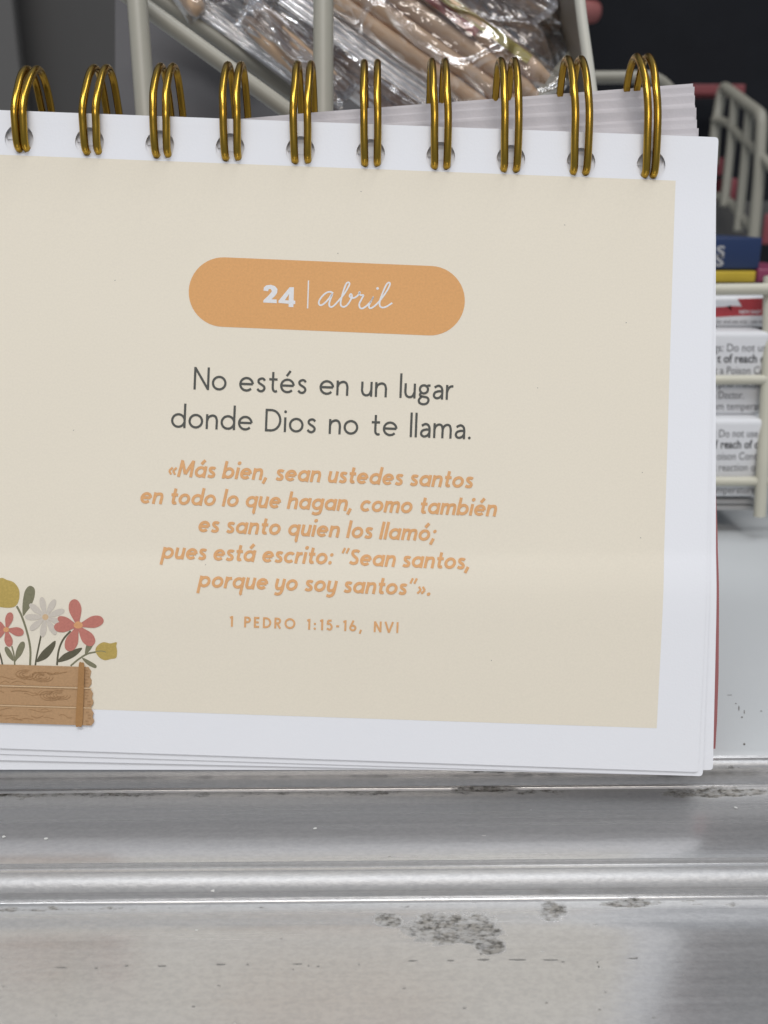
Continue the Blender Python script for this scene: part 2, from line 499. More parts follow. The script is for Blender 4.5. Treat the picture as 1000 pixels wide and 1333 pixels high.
# dark dashes and small scuffs lying on the lowest tread, chips on the others
bm = bmesh.new()
def scuff(u, v, zw, lu, lv):
    c = on_counter(u, v, zw)
    e = on_counter(u + lu, v, zw) - c
    f = on_counter(u, v + lv, zw) - c
    n = 11
    up = []; dn = []
    for k in range(n):
        t = -1 + 2 * k / (n - 1)
        h = (1 - t * t) ** 0.5 * (0.5 + random.random() * 0.7) + 0.03
        j = (random.random() - 0.5) * 0.5
        up.append(c + e * t + f * (h + j)); dn.append(c + e * t + f * (-h + j))
    vs = [bm.verts.new(Vector((p.x, p.y, zw + 0.00006))) for p in up + dn[::-1]]
    try: bm.faces.new(vs)
    except ValueError: pass
zt = Z3 - 0.0008
for (u, v, lu) in [(80, 1260, 9), (212, 1257, 9), (288, 1255, 10), (390, 1255, 11), (537, 1251, 11), (590, 1251, 8), (629, 1250, 10), (675, 1249, 11),
                   (718, 1249, 10), (822, 1248, 10), (124, 1260, 3), (320, 1256, 2), (735, 1252, 3), (776, 1253, 2), (470, 1256, 2), (413, 1257, 3)]:
    scuff(u + random.uniform(-3, 3), v + random.uniform(-.8, .8), zt, lu * random.uniform(.55, 1.1), random.uniform(.5, .95))
for k in range(22):
    u = random.uniform(-40, 1040); v = random.uniform(1205, 1345)
    scuff(u, v, zt, random.choice((0.9, 1.2, 1.6, 2.6)), random.uniform(0.5, 1.0))
for (u, v, lu, lv) in [(966, 934, 2.2, 1.6), (962, 922, 1.5, 5), (969, 927, 1.2, 4), (958, 916, 2, 1), (991, 926, 2.2, 1.0), (969, 969, 2.5, 2.6), (950, 905, 6, .5)]:
    scuff(u, v, 0.0, lu * .6, lv * .6)
bmesh.ops.triangulate(bm, faces=bm.faces)
bmesh.ops.recalc_face_normals(bm, faces=bm.faces)
M['scuff'] = mat('scuff_residue', (0.22, 0.21, 0.195), 0.8, var=0.4, vscale=900)
bm_obj('scuff_marks', bm, M['scuff'], counter)
bm = bmesh.new()
for (u, v) in [(60, 1092), (5, 1090), (410, 1079), (552, 1205), (277, 1160), (256, 1211), (958, 1052)]:
    zz = zt if v > 1180 else Z2 - 0.0001
    c = on_counter(u, v, zz)
    vs = []
    for k in range(7):
        a = 2 * pi * k / 7
        rr = random.uniform(0.0002, 0.00042)
        vs.append(bm.verts.new((c.x + cos(a) * rr, c.y + sin(a) * rr, zz + 0.00012)))
    bm.faces.new(vs)
M['chip'] = mat('pale_chip', (0.6, 0.6, 0.57), 0.6)
bm_obj('paint_flecks', bm, M['chip'], counter)

wl = bmesh.new()
rbox(wl, (-3, 2.2, -1.0), (3, 2.3, 2.4), 0)
tag(bm_obj('wall', wl, M['wall']), 'dark wall far behind the counter', 'wall', kind='structure')
fl = bmesh.new()
rbox(fl, (-3, -2, -1.0), (3, 2.3, -0.98), 0)
M['floor'] = mat('shop_floor', (0.25, 0.24, 0.23), 0.5, var=0.1, vscale=4)
tag(bm_obj('floor', fl, M['floor']), 'dull shop floor below the counter', 'floor', kind='structure')

# ------------------------------------------------------------------ flat shapes on the page
def tess(bm, loops, zf, mi=0):
    flat = [p for l in loops for p in l]
    tris = tessellate_polygon([[Vector((p[0], p[1], 0)) for p in l] for l in loops])
    vs = [bm.verts.new((p[0], p[1], zf)) for p in flat]
    for t in tris:
        a, b, c = (flat[i] for i in t)
        ar = (b[0] - a[0]) * (c[1] - a[1]) - (b[1] - a[1]) * (c[0] - a[0])
        if abs(ar) < 1e-14: continue
        idx = t if ar > 0 else (t[0], t[2], t[1])
        try:
            f = bm.faces.new([vs[i] for i in idx]); f.material_index = mi
        except ValueError: pass
    return vs

def bend_bm(bm, ystep=True):
    if ystep:
        for v in list(range(40, 640, 20)) + list(range(640, 820, 6)) + list(range(820, 1020, 20)):
            y = (666.5 - v) * D / F
            bmesh.ops.bisect_plane(bm, geom=bm.verts[:] + bm.edges[:] + bm.faces[:], plane_co=(0, y, 0), plane_no=(0, 1, 0), dist=1e-8)
    for v in bm.verts:
        v.co.z += bend(v.co.y)

def sheet(name, loop, holes, d, th, m, parent):
    """a sheet or a bundle of sheets: outline with punched holes, given thickness; d and th in mm"""
    bm = bmesh.new()
    z1, z0 = -d * MM, -(d + th) * MM
    loops = [loop] + holes
    top = tess(bm, loops, z1)
    bot = tess(bm, loops, z0)
    for f in bm.faces:
        if f.verts[0] in set(bot): pass
    bs = set(bot)
    rev = [f for f in bm.faces if f.verts[0] in bs]
    bmesh.ops.reverse_faces(bm, faces=rev)
    i = 0
    for l in loops:
        k = len(l)
        for j in range(k):
            a, b = i + j, i + (j + 1) % k
            try: bm.faces.new((top[a], bot[a], bot[b], top[b]))
            except ValueError: pass
        i += k
    bmesh.ops.recalc_face_normals(bm, faces=bm.faces)
    bend_bm(bm)
    return bm_obj(name, bm, m, parent, smooth=True, sharp=30)

LAYER = [0]
def shape(bm, pts, mi=0, z=None):
    """filled outline in page coordinates, each a hair above the last"""
    if z is None:
        LAYER[0] += 1
        z = 0.00003 + LAYER[0] * 2.0e-6
    tess(bm, [pts], z, mi)

def stroke(bm, pts, w, z, mi=0):
    """ribbon of width w along page points"""
    pts = [Vector(p) for p in pts]
    N = len(pts)
    if N < 2: return
    prev = None
    closed = (pts[0] - pts[-1]).length < 1e-9
    for i in range(N):
        if closed: t = (pts[(i + 1) % (N - 1)] - pts[(i - 1) % (N - 1)])
        else: t = pts[min(i + 1, N - 1)] - pts[max(i - 1, 0)]
        if t.length < 1e-12: continue
        t.normalize()
        n = Vector((-t.y, t.x))
        ww = w(i / (N - 1)) if callable(w) else w
        a, b = pts[i] + n * ww / 2, pts[i] - n * ww / 2
        va, vb = bm.verts.new((a.x, a.y, z)), bm.verts.new((b.x, b.y, z))
        if prev:
            f = bm.faces.new((prev[0], prev[1], vb, va)); f.material_index = mi
        prev = (va, vb)

# ------------------------------------------------------------------ drawn lettering (x-height 1, baseline 0)
def E(cx, cy, rx, ry, a0, a1, n=22):
    return [(cx + rx * cos(radians(a0 + (a1 - a0) * k / n)), cy + ry * sin(radians(a0 + (a1 - a0) * k / n))) for k in range(n + 1)]

def dot(cx, cy, r):
    return [(cx + r * cos(2 * pi * k / 12), cy + r * sin(2 * pi * k / 12)) for k in range(12)]

def glyph(ch, w, bold, cap, asc):
    """strokes, filled dots and width of one letter; w is the pen width"""
    b = w / 2
    r = 0.5 - b
    T = 1 - b
    C = cap - b
    sp = lambda p, n=5: spline(p, n)
    s, dd = [], []
    acc = {'á': 'a', 'é': 'e', 'ó': 'o'}
    if ch in acc:
        s, dd, W = glyph(acc[ch], w, bold, cap, asc)
        cx = W / 2
        return s + [[(cx - 0.06, 1.16), (cx + 0.19, 1.52)]], dd, W
    if ch == 'o': s = [E(.5, .5, r, r, 0, 360)]; W = 1.0
    elif ch == 'e':
        s = [E(.5, .5, r, r, 3, 318), [(.5 - r, .515), (.5 + r, .515)]]; W = .98
    elif ch == 'c': s = [E(.5, .5, r, r, 42, 318)]; W = .88
    elif ch == 's':
        q = [(.59, .80), (.48, T - .01), (.33, T), (.18, .84), (.16, .69), (.27, .575), (.44, .475), (.56, .35), (.55, .19), (.41, b), (.24, b + .01), (.09, .21)]
        s = [sp(q)]; W = .67
    elif ch == 't':
        s = [sp([(.3, 1.40), (.3, .9), (.3, .32), (.36, .15), (.48, b + .01), (.60, b + .05)]), [(.04, T - .02), (.60, T - .02)]]; W = .62
    elif ch in 'nh':
        s = [[(b, 0), (b, 1 if ch == 'n' else asc)], sp([(b, .56), (b + .10, .80), (.43, T), (.65, .85), (.74, .60), (.74, .3), (.74, 0)])]; W = .74 + b
    elif ch == 'm':
        s = [[(b, 0), (b, 1)], sp([(b, .56), (b + .09, .80), (.38, T), (.56, .85), (.63, .60), (.63, .3), (.63, 0)]),
             sp([(.63, .56), (.72, .80), (.93, T), (1.11, .85), (1.18, .60), (1.18, .3), (1.18, 0)])]; W = 1.18 + b
    elif ch == 'u':
        s = [sp([(b, 1), (b, .7), (b, .38), (b + .09, .16), (.37, b), (.58, .17), (.70, .44)]), [(.70, 1), (.70, 0)]]; W = .70 + b
    elif ch == 'y' and bold:
        s = [sp([(b, 1), (b, .7), (b, .40), (b + .09, .18), (.37, b + .02), (.58, .19), (.70, .44)]),
             sp([(.70, 1), (.70, .4), (.69, 0), (.60, -.24), (.38, -.34), (.12, -.28)])]; W = .70 + b
    elif ch == 'l': s = [[(b, 0), (b, asc)]]; W = w
    elif ch == 'i': s = [[(b, 0), (b, 1)]]; dd = [dot(b, 1.38, w * .64)]; W = w
    elif ch == 'd': s = [E(.5, .5, r, r, 0, 360), [(1 - b, 0), (1 - b, asc)]]; W = 1.0
    elif ch == 'b': s = [E(.5, .5, r, r, 0, 360), [(b, 0), (b, asc)]]; W = 1.0
    elif ch == 'p': s = [E(.5, .5, r, r, 0, 360), [(b, -.52), (b, 1)]]; W = 1.0
    elif ch == 'q': s = [E(.5, .5, r, r, 0, 360), [(1 - b, 1), (1 - b, -.42), (1.1 - b, -.52)]]; W = 1.0
    elif ch == 'a' and bold: s = [E(.5, .5, r, r, 0, 360), [(1 - b, 0), (1 - b, 1)]]; W = 1.0
    elif ch == 'a':
        s = [sp([(.66, 0), (.66, .35), (.66, .62), (.58, .84), (.38, T), (.13, .80)]),
             sp([(.66, .545), (.42, .55), (.18, .46), (.10, .27), (.17, .13), (.33, b), (.53, .16), (.66, .34)])]; W = .66 + b
    elif ch == 'g' and bold:
        s = [E(.5, .5, r, r, 0, 360), sp([(1 - b, 1), (1 - b, .4), (1 - b, 0), (.80, -.25), (.50, -.35), (.18, -.27)])]; W = 1.0
    elif ch == 'g':
        s = [E(.38, .64, .275, .275, 0, 360), sp([(.56, .85), (.68, .91), (.82, .91)], 3),
             sp([(.24, .41), (.13, .31), (.17, .19), (.38, .14), (.62, .09), (.72, -.08), (.62, -.29), (.38, -.37), (.14, -.30), (.06, -.12), (.16, .06), (.26, .15)])]; W = .80
    elif ch == 'r':
        s = [[(b, 0), (b, 1)], sp([(b, .52), (b + .10, .77), (b + .25, T - .02), (b + .42, T)])]; W = .44 + b
    elif ch == 'D':
        s = [[(b, 0), (b, cap)], [(b, C)] + E(.40, cap / 2, .62, cap / 2 - b, 90, -90) + [(b, b)]]; W = 1.10
    elif ch == 'N': s = [[(b, 0), (b, cap)], [(b, cap - .04), (1.06 - b, .04)], [(1.06 - b, 0), (1.06 - b, cap)]]; W = 1.06
    elif ch == 'M': s = [[(b, 0), (.18, cap)], [(.18, cap - .05), (.66, .25)], [(.66, .25), (1.14, cap - .05)], [(1.14, cap), (1.32 - b, 0)]]; W = 1.32
    elif ch == 'S':
        q = [(.59, .80), (.48, T - .01), (.33, T), (.18, .84), (.16, .69), (.27, .575), (.44, .475), (.56, .35), (.55, .19), (.41, b), (.24, b + .01), (.09, .21)]
        s = [sp([(x * 1.25, y * cap) for x, y in q])]; W = .84
    elif ch == 'P': s = [[(b, 0), (b, cap)], [(b, C)] + E(.45, cap * .70, .33, cap * .30 - b, 90, -90) + [(b, cap * .40 + b)]]; W = .86
    elif ch == 'R':
        s = [[(b, 0), (b, cap)], [(b, C)] + E(.45, cap * .70, .33, cap * .30 - b, 90, -90) + [(b, cap * .40 + b)], [(.42, cap * .44), (.82, 0)]]; W = .92
    elif ch == 'E': s = [[(b, 0), (b, cap)], [(b, C), (.74, C)], [(b, cap / 2), (.66, cap / 2)], [(b, b), (.74, b)]]; W = .76
    elif ch == 'O': s = [E(cap / 2, cap / 2, cap / 2 - b, cap / 2 - b, 0, 360, 28)]; W = cap
    elif ch == 'V': s = [[(.03, cap), (.55, 0)], [(.55, 0), (1.07, cap)]]; W = 1.1
    elif ch == 'I': s = [[(b, 0), (b, cap)]]; W = w
    elif ch == '1': s = [[(.34, 0), (.34, cap)], [(.34, C), (.04, C - .12)]]; W = .44
    elif ch == '5':
        s = [[(.70, C), (.22, C)], [(.22, C), (.16, cap * .54)], spline([(.16, cap * .54), (.34, cap * .62), (.58, cap * .56), (.74, cap * .32), (.60, b + .03), (.36, b), (.08, b + .13)], 5)]; W = .82
    elif ch == '6':
        s = [E(.45, cap * .31, .36, cap * .31 - b, 0, 360), [(.13, cap * .42), (.52, cap)]]; W = .88
    elif ch == '-': s = [[(.04, .62), (.46, .62)]]; W = .5
    elif ch == '.': dd = [dot(w * .7, w * .62, w * .62)]; W = w * 1.4
    elif ch == ',': s = [[(w * .85, w * .9), (.06, -.30)]]; dd = []; W = w * 1.5
    elif ch == ':': dd = [dot(w * .7, w * .62, w * .6), dot(w * .7, 1 - w * .62, w * .6)]; W = w * 1.4
    elif ch == ';': s = [[(w * .85, w * .9), (.06, -.30)]]; dd = [dot(w * .8, 1 - w * .62, w * .6)]; W = w * 1.5
    elif ch == '«': s = [[(.36, .78), (.12, .48)], [(.12, .48), (.36, .18)], [(.70, .78), (.46, .48)], [(.46, .48), (.70, .18)]]; W = .78
    elif ch == '»': s = [[(.10, .78), (.34, .48)], [(.34, .48), (.10, .18)], [(.44, .78), (.68, .48)], [(.68, .48), (.44, .18)]]; W = .78
    elif ch in '“”':
        s = [[(.08, 1.02), (.20, 1.48)], [(.42, 1.02), (.54, 1.48)]]; W = .66
    else: W = .5
    return s, dd, W

def text_line(bm, txt, p0, p1, xh, w, bold=False, slant=0.0, cap=1.53, asc=1.66, space=0.62, mi=0):
    """lay a line from photo point p0 (baseline start) to p1 (baseline end), x-height xh in photo px"""
    k = D / F * xh
    A, B = pl(*p0), pl(*p1)
    ex = (B - A).normalized()
    ey = Vector((-ex.y, ex.x))
    need = (B - A).length / k
    gl_ = [(c, glyph(c, w, bold, cap, asc)) if c != ' ' else (c, None) for c in txt]
    nat = sum(g[2] if g else space for c, g in gl_)
    ng = sum(1 for i in range(len(gl_) - 1))
    gap = (need - nat) / ng
    x = 0.0
    lay = 0
    for c, g in gl_:
        if g is None:
            x += space + gap; continue
        st, dd, W = g
        for q in st:
            lay = (lay + 1) % 9
            z = 0.000075 + lay * 2.2e-6
            cw = w * (0.72 if c in '«»“”' else 1.0)
            stroke(bm, [A + (ex * (x + px + slant * py) + ey * py) * k for px, py in q], cw * k, z, mi)
        for q in dd:
            tess(bm, [[A + (ex * (x + px + slant * py) + ey * py) * k for px, py in q]], 0.00007, mi)
        x += W + gap

# ------------------------------------------------------------------ the calendar
cal = empty('desk_calendar', mat=PM)
tag(cal, 'white and beige page-a-day calendar with gold wire rings leaning on the counter', 'calendar')

RX = [27.3 + 91.04 * i for i in range(-3, 10)]
def hole_loop(x, y, r):
    return [Vector((x + r * cos(-2 * pi * k / 28), y + r * sin(-2 * pi * k / 28))) for k in range(28)]
def hole_v(u): return 183.5 + (u - 27.3) * 0.0403

def line_loop(tl, tr, br, bl, rc=8):
    """four photo corners at depth, right corners slightly rounded"""
    return [tl, bl, br, tr]

LEFT = -300
def quad(vl, tr, br, vbl, d):
    """outline of a sheet: rows at u=0 for the top and bottom edges, right corners; extended to the left"""
    tl = (LEFT, vl + (vl - tr[1]) / tr[0] * -LEFT)
    blc = (LEFT, vbl + (vbl - br[1]) / br[0] * -LEFT)
    rad = 5
    pts = [pl(tl[0], tl[1], d), pl(blc[0], blc[1], d)]
    def corner(a, b, c):
        a, b, c = Vector(a), Vector(b), Vector(c)
        p = b + (a - b).normalized() * rad; q = b + (c - b).normalized() * rad
        return [pl(*(p * (1 - t) ** 2 + b * 2 * t * (1 - t) + q * t * t), d) for t in (0, .33, .67, 1)]
    pts += corner(blc, br, tr) + corner(br, tr, tl)
    return pts

holes0 = [hole_loop(*pl(u, hole_v(u)), 0.00258) for u in RX]
page = sheet('front_page', quad(147, (933.5, 181), (912.5, 1008), 976.5, 0), holes0, 0, 0.12, M['paper'], cal)
def shifted(dx, dy): return [hole_loop(*(pl(u, hole_v(u)) + Vector((dx, dy))), 0.00258) for u in RX]
sheet('page', quad(147.6, (932.8, 182), (918.5, 1013.5), 984, .3), shifted(.0001, .0008), .30, 0.1, M['paper'], cal)
sheet('page', quad(148.5, (932.2, 183), (917.5, 1013), 992, .6), shifted(-.00015, .0015), .52, 0.08, M['paper'], cal)
sheet('page', quad(148.2, (932.4, 182.5), (918.0, 1010), 988, .45), shifted(.00015, .0023), .72, 0.08, M['paper'], cal)
sheet('page', quad(150, (931.5, 188), (931.5, 1005), 1004.5, 1.0), [], .86, 0.12, M['paper'], cal)

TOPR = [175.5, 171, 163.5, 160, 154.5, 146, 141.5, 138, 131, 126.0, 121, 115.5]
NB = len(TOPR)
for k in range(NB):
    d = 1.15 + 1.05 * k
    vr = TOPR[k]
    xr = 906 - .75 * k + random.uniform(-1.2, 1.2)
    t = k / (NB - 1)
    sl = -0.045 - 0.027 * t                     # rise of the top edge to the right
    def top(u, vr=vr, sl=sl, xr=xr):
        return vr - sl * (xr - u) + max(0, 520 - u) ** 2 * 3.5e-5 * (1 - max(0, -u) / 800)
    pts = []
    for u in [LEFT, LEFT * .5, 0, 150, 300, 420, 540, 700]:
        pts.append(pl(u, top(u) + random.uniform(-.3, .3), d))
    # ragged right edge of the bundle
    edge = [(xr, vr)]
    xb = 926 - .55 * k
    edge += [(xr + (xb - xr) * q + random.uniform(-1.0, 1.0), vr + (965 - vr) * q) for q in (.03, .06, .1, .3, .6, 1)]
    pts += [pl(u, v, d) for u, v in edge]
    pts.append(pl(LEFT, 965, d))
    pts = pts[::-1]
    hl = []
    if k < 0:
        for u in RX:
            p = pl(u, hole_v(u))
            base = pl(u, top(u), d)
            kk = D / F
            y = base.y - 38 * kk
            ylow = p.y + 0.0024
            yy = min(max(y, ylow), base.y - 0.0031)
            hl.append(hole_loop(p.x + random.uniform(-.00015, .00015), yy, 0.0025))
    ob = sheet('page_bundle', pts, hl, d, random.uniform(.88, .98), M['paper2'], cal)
    ta = tan(radians((2, -6, 5, -3, 8, -7, 3, 8, -5, 6, -6, 4)[k]))
    for v_ in ob.data.vertices:             # the loose tops fan back and forth a little
        yy = v_.co.y - pl(0, vr + 24, d).y + (pl(xr, 0, d).x - v_.co.x) * 0.06
        if yy > 0: v_.co.z -= min(yy, .004) * ta
# red cover board at the back, its edge showing low on the right
dC = 14.0
cov = [pl(LEFT, 230, dC), pl(LEFT, 977, dC), pl(934.5, 981, dC), pl(936.2, 940, dC), pl(936.8, 880, dC), pl(934, 690, dC), pl(932, 640, dC), pl(915, 330, dC), pl(905, 225, dC)]
sheet('back_cover', cov, [], dC, 1.6, M['red_board'], cal)

# --- print on the front page
Zb = 0.00002
bm = bmesh.new()
LAYER[0] = 0
b0 = [pl(LEFT, 193), pl(LEFT, 911), pl(0, 920.5), pl(857, 949.5), pl(868.5, 590), pl(879, 236), pl(0, 203)]
tess(bm, [b0], Zb)
rf = random.Random(5)
for (u, v) in [(735, 293), (150, 365), (440, 330), (268, 735), (836, 615), (640, 860), (96, 560), (700, 505), (815, 420), (470, 250), (834, 700)]:
    tess(bm, [[pl(u + cos(a) * rf.uniform(.5, 1.3), v + sin(a) * rf.uniform(.4, .9)) for a in [2 * pi * k / 7 for k in range(7)]]], 0.00004, 1)
bend_bm(bm)
M['fleck'] = mat('paper_fleck', (0.42, 0.39, 0.34), 0.8)
bm_obj('beige_panel', bm, [M['beige'], M['fleck']], page, smooth=True)

# pill badge
bm = bmesh.new()
c1, c2 = pl(291, 380.3), pl(560, 391.5)
R_ = 45.2 * D / F
ax = (c2 - c1).normalized(); an = math.atan2(ax.y, ax.x)
pill = [c2 + Vector((cos(an + a), sin(an + a))) * R_ for a in [radians(-90 + 180 * k / 24) for k in range(25)]]
pill += [c1 + Vector((cos(an + a), sin(an + a))) * R_ for a in [radians(90 + 180 * k / 24) for k in range(25)]]
tess(bm, [pill], 0.00004)
bend_bm(bm)
bm_obj('date_badge', bm, M['orange'], page)

bm = bmesh.new()
def q5(x, y): return pl(330 + x / 5.0, 350 + y / 5.0)
two = [(66, 142), (68, 122), (84, 108), (112, 104), (140, 112), (157, 132), (155, 156), (140, 178), (118, 198), (152, 200), (152, 224), (64, 219), (66, 204), (100, 172), (120, 148), (116, 134), (106, 130), (98, 136), (96, 146)]
shape(bm, [q5(*p) for p in two], z=0.00006)
four_o = [(236, 120), (264, 120), (262, 206), (273, 208), (272, 230), (261, 230), (260, 250), (229, 248), (230, 228), (164, 222), (164, 208)]
four_i = [(231, 166), (205, 204), (230, 206)]
tess(bm, [[q5(*p) for p in four_o], [q5(*p) for p in four_i]], 0.00006)
stroke(bm, [q5(359, 76), q5(353, 258)], 1.7 * D / F, 0.00006)
sc1 = [(520, 158), (500, 150), (475, 156), (447, 180), (427, 212), (431, 235), (452, 232), (485, 202), (514, 162), (499, 205), (493, 234), (503, 249), (524, 240),
       (556, 206), (590, 165), (616, 122), (626, 98), (617, 88), (602, 102), (585, 148), (570, 205), (569, 236), (586, 248), (610, 236), (632, 204), (642, 176), (634, 164), (626, 178), (640, 190), (664, 186), (688, 164), (693, 150), (687, 160), (700, 172), (716, 172), (704, 198), (690, 226), (692, 250), (709, 258), (738, 240), (766, 210), (781, 182), (767, 210), (752, 240), (758, 256), (778, 250), (812, 220), (850, 172), (878, 128), (889, 98), (880, 90), (864, 106), (842, 156), (824, 206), (822, 238), (838, 252), (866, 246), (904, 222)]
pts = spline([q5(*p) for p in sc1], 5)
# split the script into short ribbons on alternating heights so crossings never share a plane
seg = 18
for i in range(0, len(pts) - 1, seg):
    stroke(bm, pts[i:i + seg + 1], lambda t: 2.2 * D / F, 0.00006 + 2e-6 * ((i // seg) % 5))
shape(bm, [q5(808, 128) + Vector((cos(a), sin(a))) * 1.8 * D / F for a in [2 * pi * k / 10 for k in range(10)]], z=0.000072)
bend_bm(bm, False)
bm_obj('date_print', bm, M['white_ink'], page)

bm = bmesh.new()
text_line(bm, 'No estés en un lugar', (252, 507), (590, 520.7), 19.2, 0.153, space=.52)
text_line(bm, 'donde Dios no te llama.', (222.5, 556.6), (613, 572), 19.2, 0.153, space=.50)
bend_bm(bm, False)
bm_obj('headline_print', bm, M['dark'], page)

bm = bmesh.new()
bo = dict(bold=True, slant=0.19, cap=1.45, asc=1.52, space=.40)
WB = 0.255
text_line(bm, '«Más bien, sean ustedes santos', (217, 620), (614, 635.6), 15.0, WB, **bo)
text_line(bm, 'en todo lo que hagan, como también', (181.5, 655.2), (645, 672.3), 15.0, WB, **bo)
text_line(bm, 'es santo quien los llamó;', (257, 692.5), (566, 704.5), 15.0, WB, **bo)
text_line(bm, 'pues está escrito: “Sean santos,', (210, 727), (611, 741.3), 15.0, WB, **bo)
text_line(bm, 'porque yo soy santos”».', (258, 764), (560, 775.6), 15.0, WB, **bo)
bend_bm(bm, False)
bm_obj('verse_print', bm, M['verse'], page)

bm = bmesh.new()
text_line(bm, '1 PEDRO 1:15-16, NVI', (299, 815.6), (518.5, 823.8), 9.4, 0.27, cap=1.5, space=.62)
bend_bm(bm, False)
bm_obj('reference_print', bm, M['verse'], page)

# flower box drawing, u = X/4, v = 730 + Y/4
bm = bmesh.new()
LAYER[0] = 0
FM = ['plank_ink', 'grain_ink', 'batten_ink', 'gap_ink', 'yellow_ink', 'coral_ink', 'leaf_ink', 'leafdark_ink', 'daisy_ink', 'peach_ink']
mi = {n: i for i, n in enumerate(FM)}
def f4(x, y): return pl(x / 4.0, 730 + y / 4.0)
def blob(pts, m, n=5): shape(bm, spline([f4(*p) for p in pts], n, closed=True), mi[m])
def stem(pts, w, m):
    LAYER[0] += 1
    stroke(bm, spline([f4(*p) for p in pts], 6), w / 4.0 * D / F, 0.00003 + LAYER[0] * 2e-6, mi[m])
def petal(cx, cy, ang, l, wd, m, tip=0.62):
    a = radians(ang)
    dx, dy = cos(a), -sin(a)
    nx, ny = -dy, dx
    P_ = [(0, 0), (.3, .30), (tip, .5), (.9, .36), (1.0, 0.02), (.9, -.36), (tip, -.5), (.3, -.30)]
    blob([(cx + dx * l * t + nx * wd * s, cy + dy * l * t + ny * wd * s) for t, s in P_], m)
# stems behind
stem([(92, 235), (118, 290), (145, 380), (158, 460), (155, 545)], 11, 'leaf_ink')
stem([(225, 345), (208, 420), (190, 500), (182, 545)], 9, 'leafdark_ink')
stem([(370, 365), (330, 410), (305, 470), (295, 545)], 10, 'leafdark_ink')
stem([(500, 475), (455, 485), (410, 512), (366, 548)], 9, 'leaf_ink')
stem([(62, 445), (72, 490), (75, 545)], 8, 'leaf_ink')
stem([(-20, 440), (0, 490), (12, 545)], 9, 'leafdark_ink')
stem([(-140, 330), (-120, 440), (-110, 545)], 10, 'leaf_ink')
# leaves
blob([(124, 285), (122, 230), (134, 160), (158, 130), (184, 142), (186, 180), (168, 230), (140, 268)], 'leaf_ink')
blob([(188, 525), (215, 478), (255, 440), (289, 416), (284, 452), (252, 500), (215, 522)], 'leafdark_ink')
blob([(298, 528), (325, 492), (370, 468), (428, 453), (400, 490), (350, 518)], 'leafdark_ink')
blob([(76, 525), (84, 470), (105, 428), (126, 422), (130, 446), (112, 488), (90, 512)], 'leaf_ink')
blob([(66, 522), (36, 492), (24, 458), (36, 447), (56, 470), (68, 500)], 'leaf_ink')
blob([(442, 488), (450, 440), (472, 410), (490, 416), (480, 450), (458, 478)], 'leaf_ink')
blob([(428, 505), (462, 520), (500, 545), (494, 560), (460, 545), (436, 522)], 'leaf_ink')
# yellow tulip heads
blob([(-40, 120), (-10, 100), (14, 88), (40, 98), (78, 112), (104, 148), (106, 190), (92, 228), (60, 243), (0, 238), (-40, 215)], 'yellow_ink')
blob([(497, 468), (510, 440), (540, 424), (575, 430), (608, 424), (606, 445), (610, 470), (604, 505), (575, 512), (545, 518), (515, 502)], 'yellow_ink')
stem([(500, 472), (530, 470), (552, 476)], 4, 'leaf_ink')
# daisy
for a in range(0, 360, 40): petal(240, 292, a + 20, 106, 33, 'daisy_ink')
blob([(226, 285), (240, 276), (254, 285), (254, 300), (240, 308), (226, 300)], 'gap_ink')
# coral flowers
for a, l, wd in [(98, 140, 66), (14, 138, 62), (-52, 128, 66), (-112, 142, 66), (184, 124, 56), (158, 112, 40)]:
    petal(408, 338, a, l, wd, 'coral_ink')
blob([(388, 330), (408, 314), (430, 324), (432, 342), (412, 352), (392, 346)], 'peach_ink')
for a, l, wd in [(74, 92, 40), (-12, 92, 46), (-80, 92, 42), (150, 70, 40), (210, 80, 44)]:
    petal(36, 356, a, l, wd, 'coral_ink')
blob([(22, 352), (36, 344), (50, 352), (48, 366), (34, 370), (22, 364)], 'peach_ink')
for a in range(0, 360, 72): petal(-150, 320, a + 10, 110, 56, 'coral_ink')
# planks
for (y0, y1, xe) in [(540, 648, 474), (655, 752, 482), (758, 848, 484)]:
    sk = lambda x, y: (x, y + x * 0.030)
    L_ = -760
    pts_ = [f4(*sk(L_, y0)), f4(*sk(L_, y1)), f4(*sk(xe - 14, y1)), f4(*sk(xe, y1 - 18)), f4(*sk(xe + 1, (y0 + y1) / 2 + 14)), f4(*sk(xe - 7, (y0 + y1) / 2)), f4(*sk(xe, y0 + 22)), f4(*sk(xe - 14, y0))]
    shape(bm, pts_, mi['plank_ink'])
    rr = random.Random(int(y0))
    for j in range(26):
        x0 = rr.uniform(-700, 370); y = rr.uniform(y0 + 12, y1 - 14)
        ln = rr.uniform(40, 130); am = rr.uniform(2, 9)
        ph = rr.uniform(0, 6)
        q = [sk(x0 + ln * t, min(max(y + am * sin(ph + t * 5) + (rr.random() - .5) * 2, y0 + 6), y1 - 6)) for t in [i / 5 for i in range(6)]]
        if q[-1][0] < 395: stem(q, rr.uniform(2.0, 3.6), 'grain_ink')
    for j in range(5):
        x0 = rr.uniform(-680, 360); y = (y0 + y1) / 2 + rr.uniform(-22, 22)
        for e in (1.0, 1.7, 2.5):
            q = [sk(x0 + 22 * e * cos(t), min(max(y + 10 * e * sin(t), y0 + 5), y1 - 5)) for t in [2 * pi * k / 10 for k in range(9)]]
            if x0 < 330: stem(q, 2.4, 'grain_ink')
    for j in range(5):
        x0 = rr.uniform(436, 452); y = y0 + 18 + j * 16
        stem([sk(x0, y), sk(x0 + 18, y + 1)], 2.2, 'grain_ink')
for yy in (651.5, 755):
    stem([(-760, yy - 23), (-200, yy - 6), (200, yy + 6), (474, yy + 14)], 6, 'gap_ink')
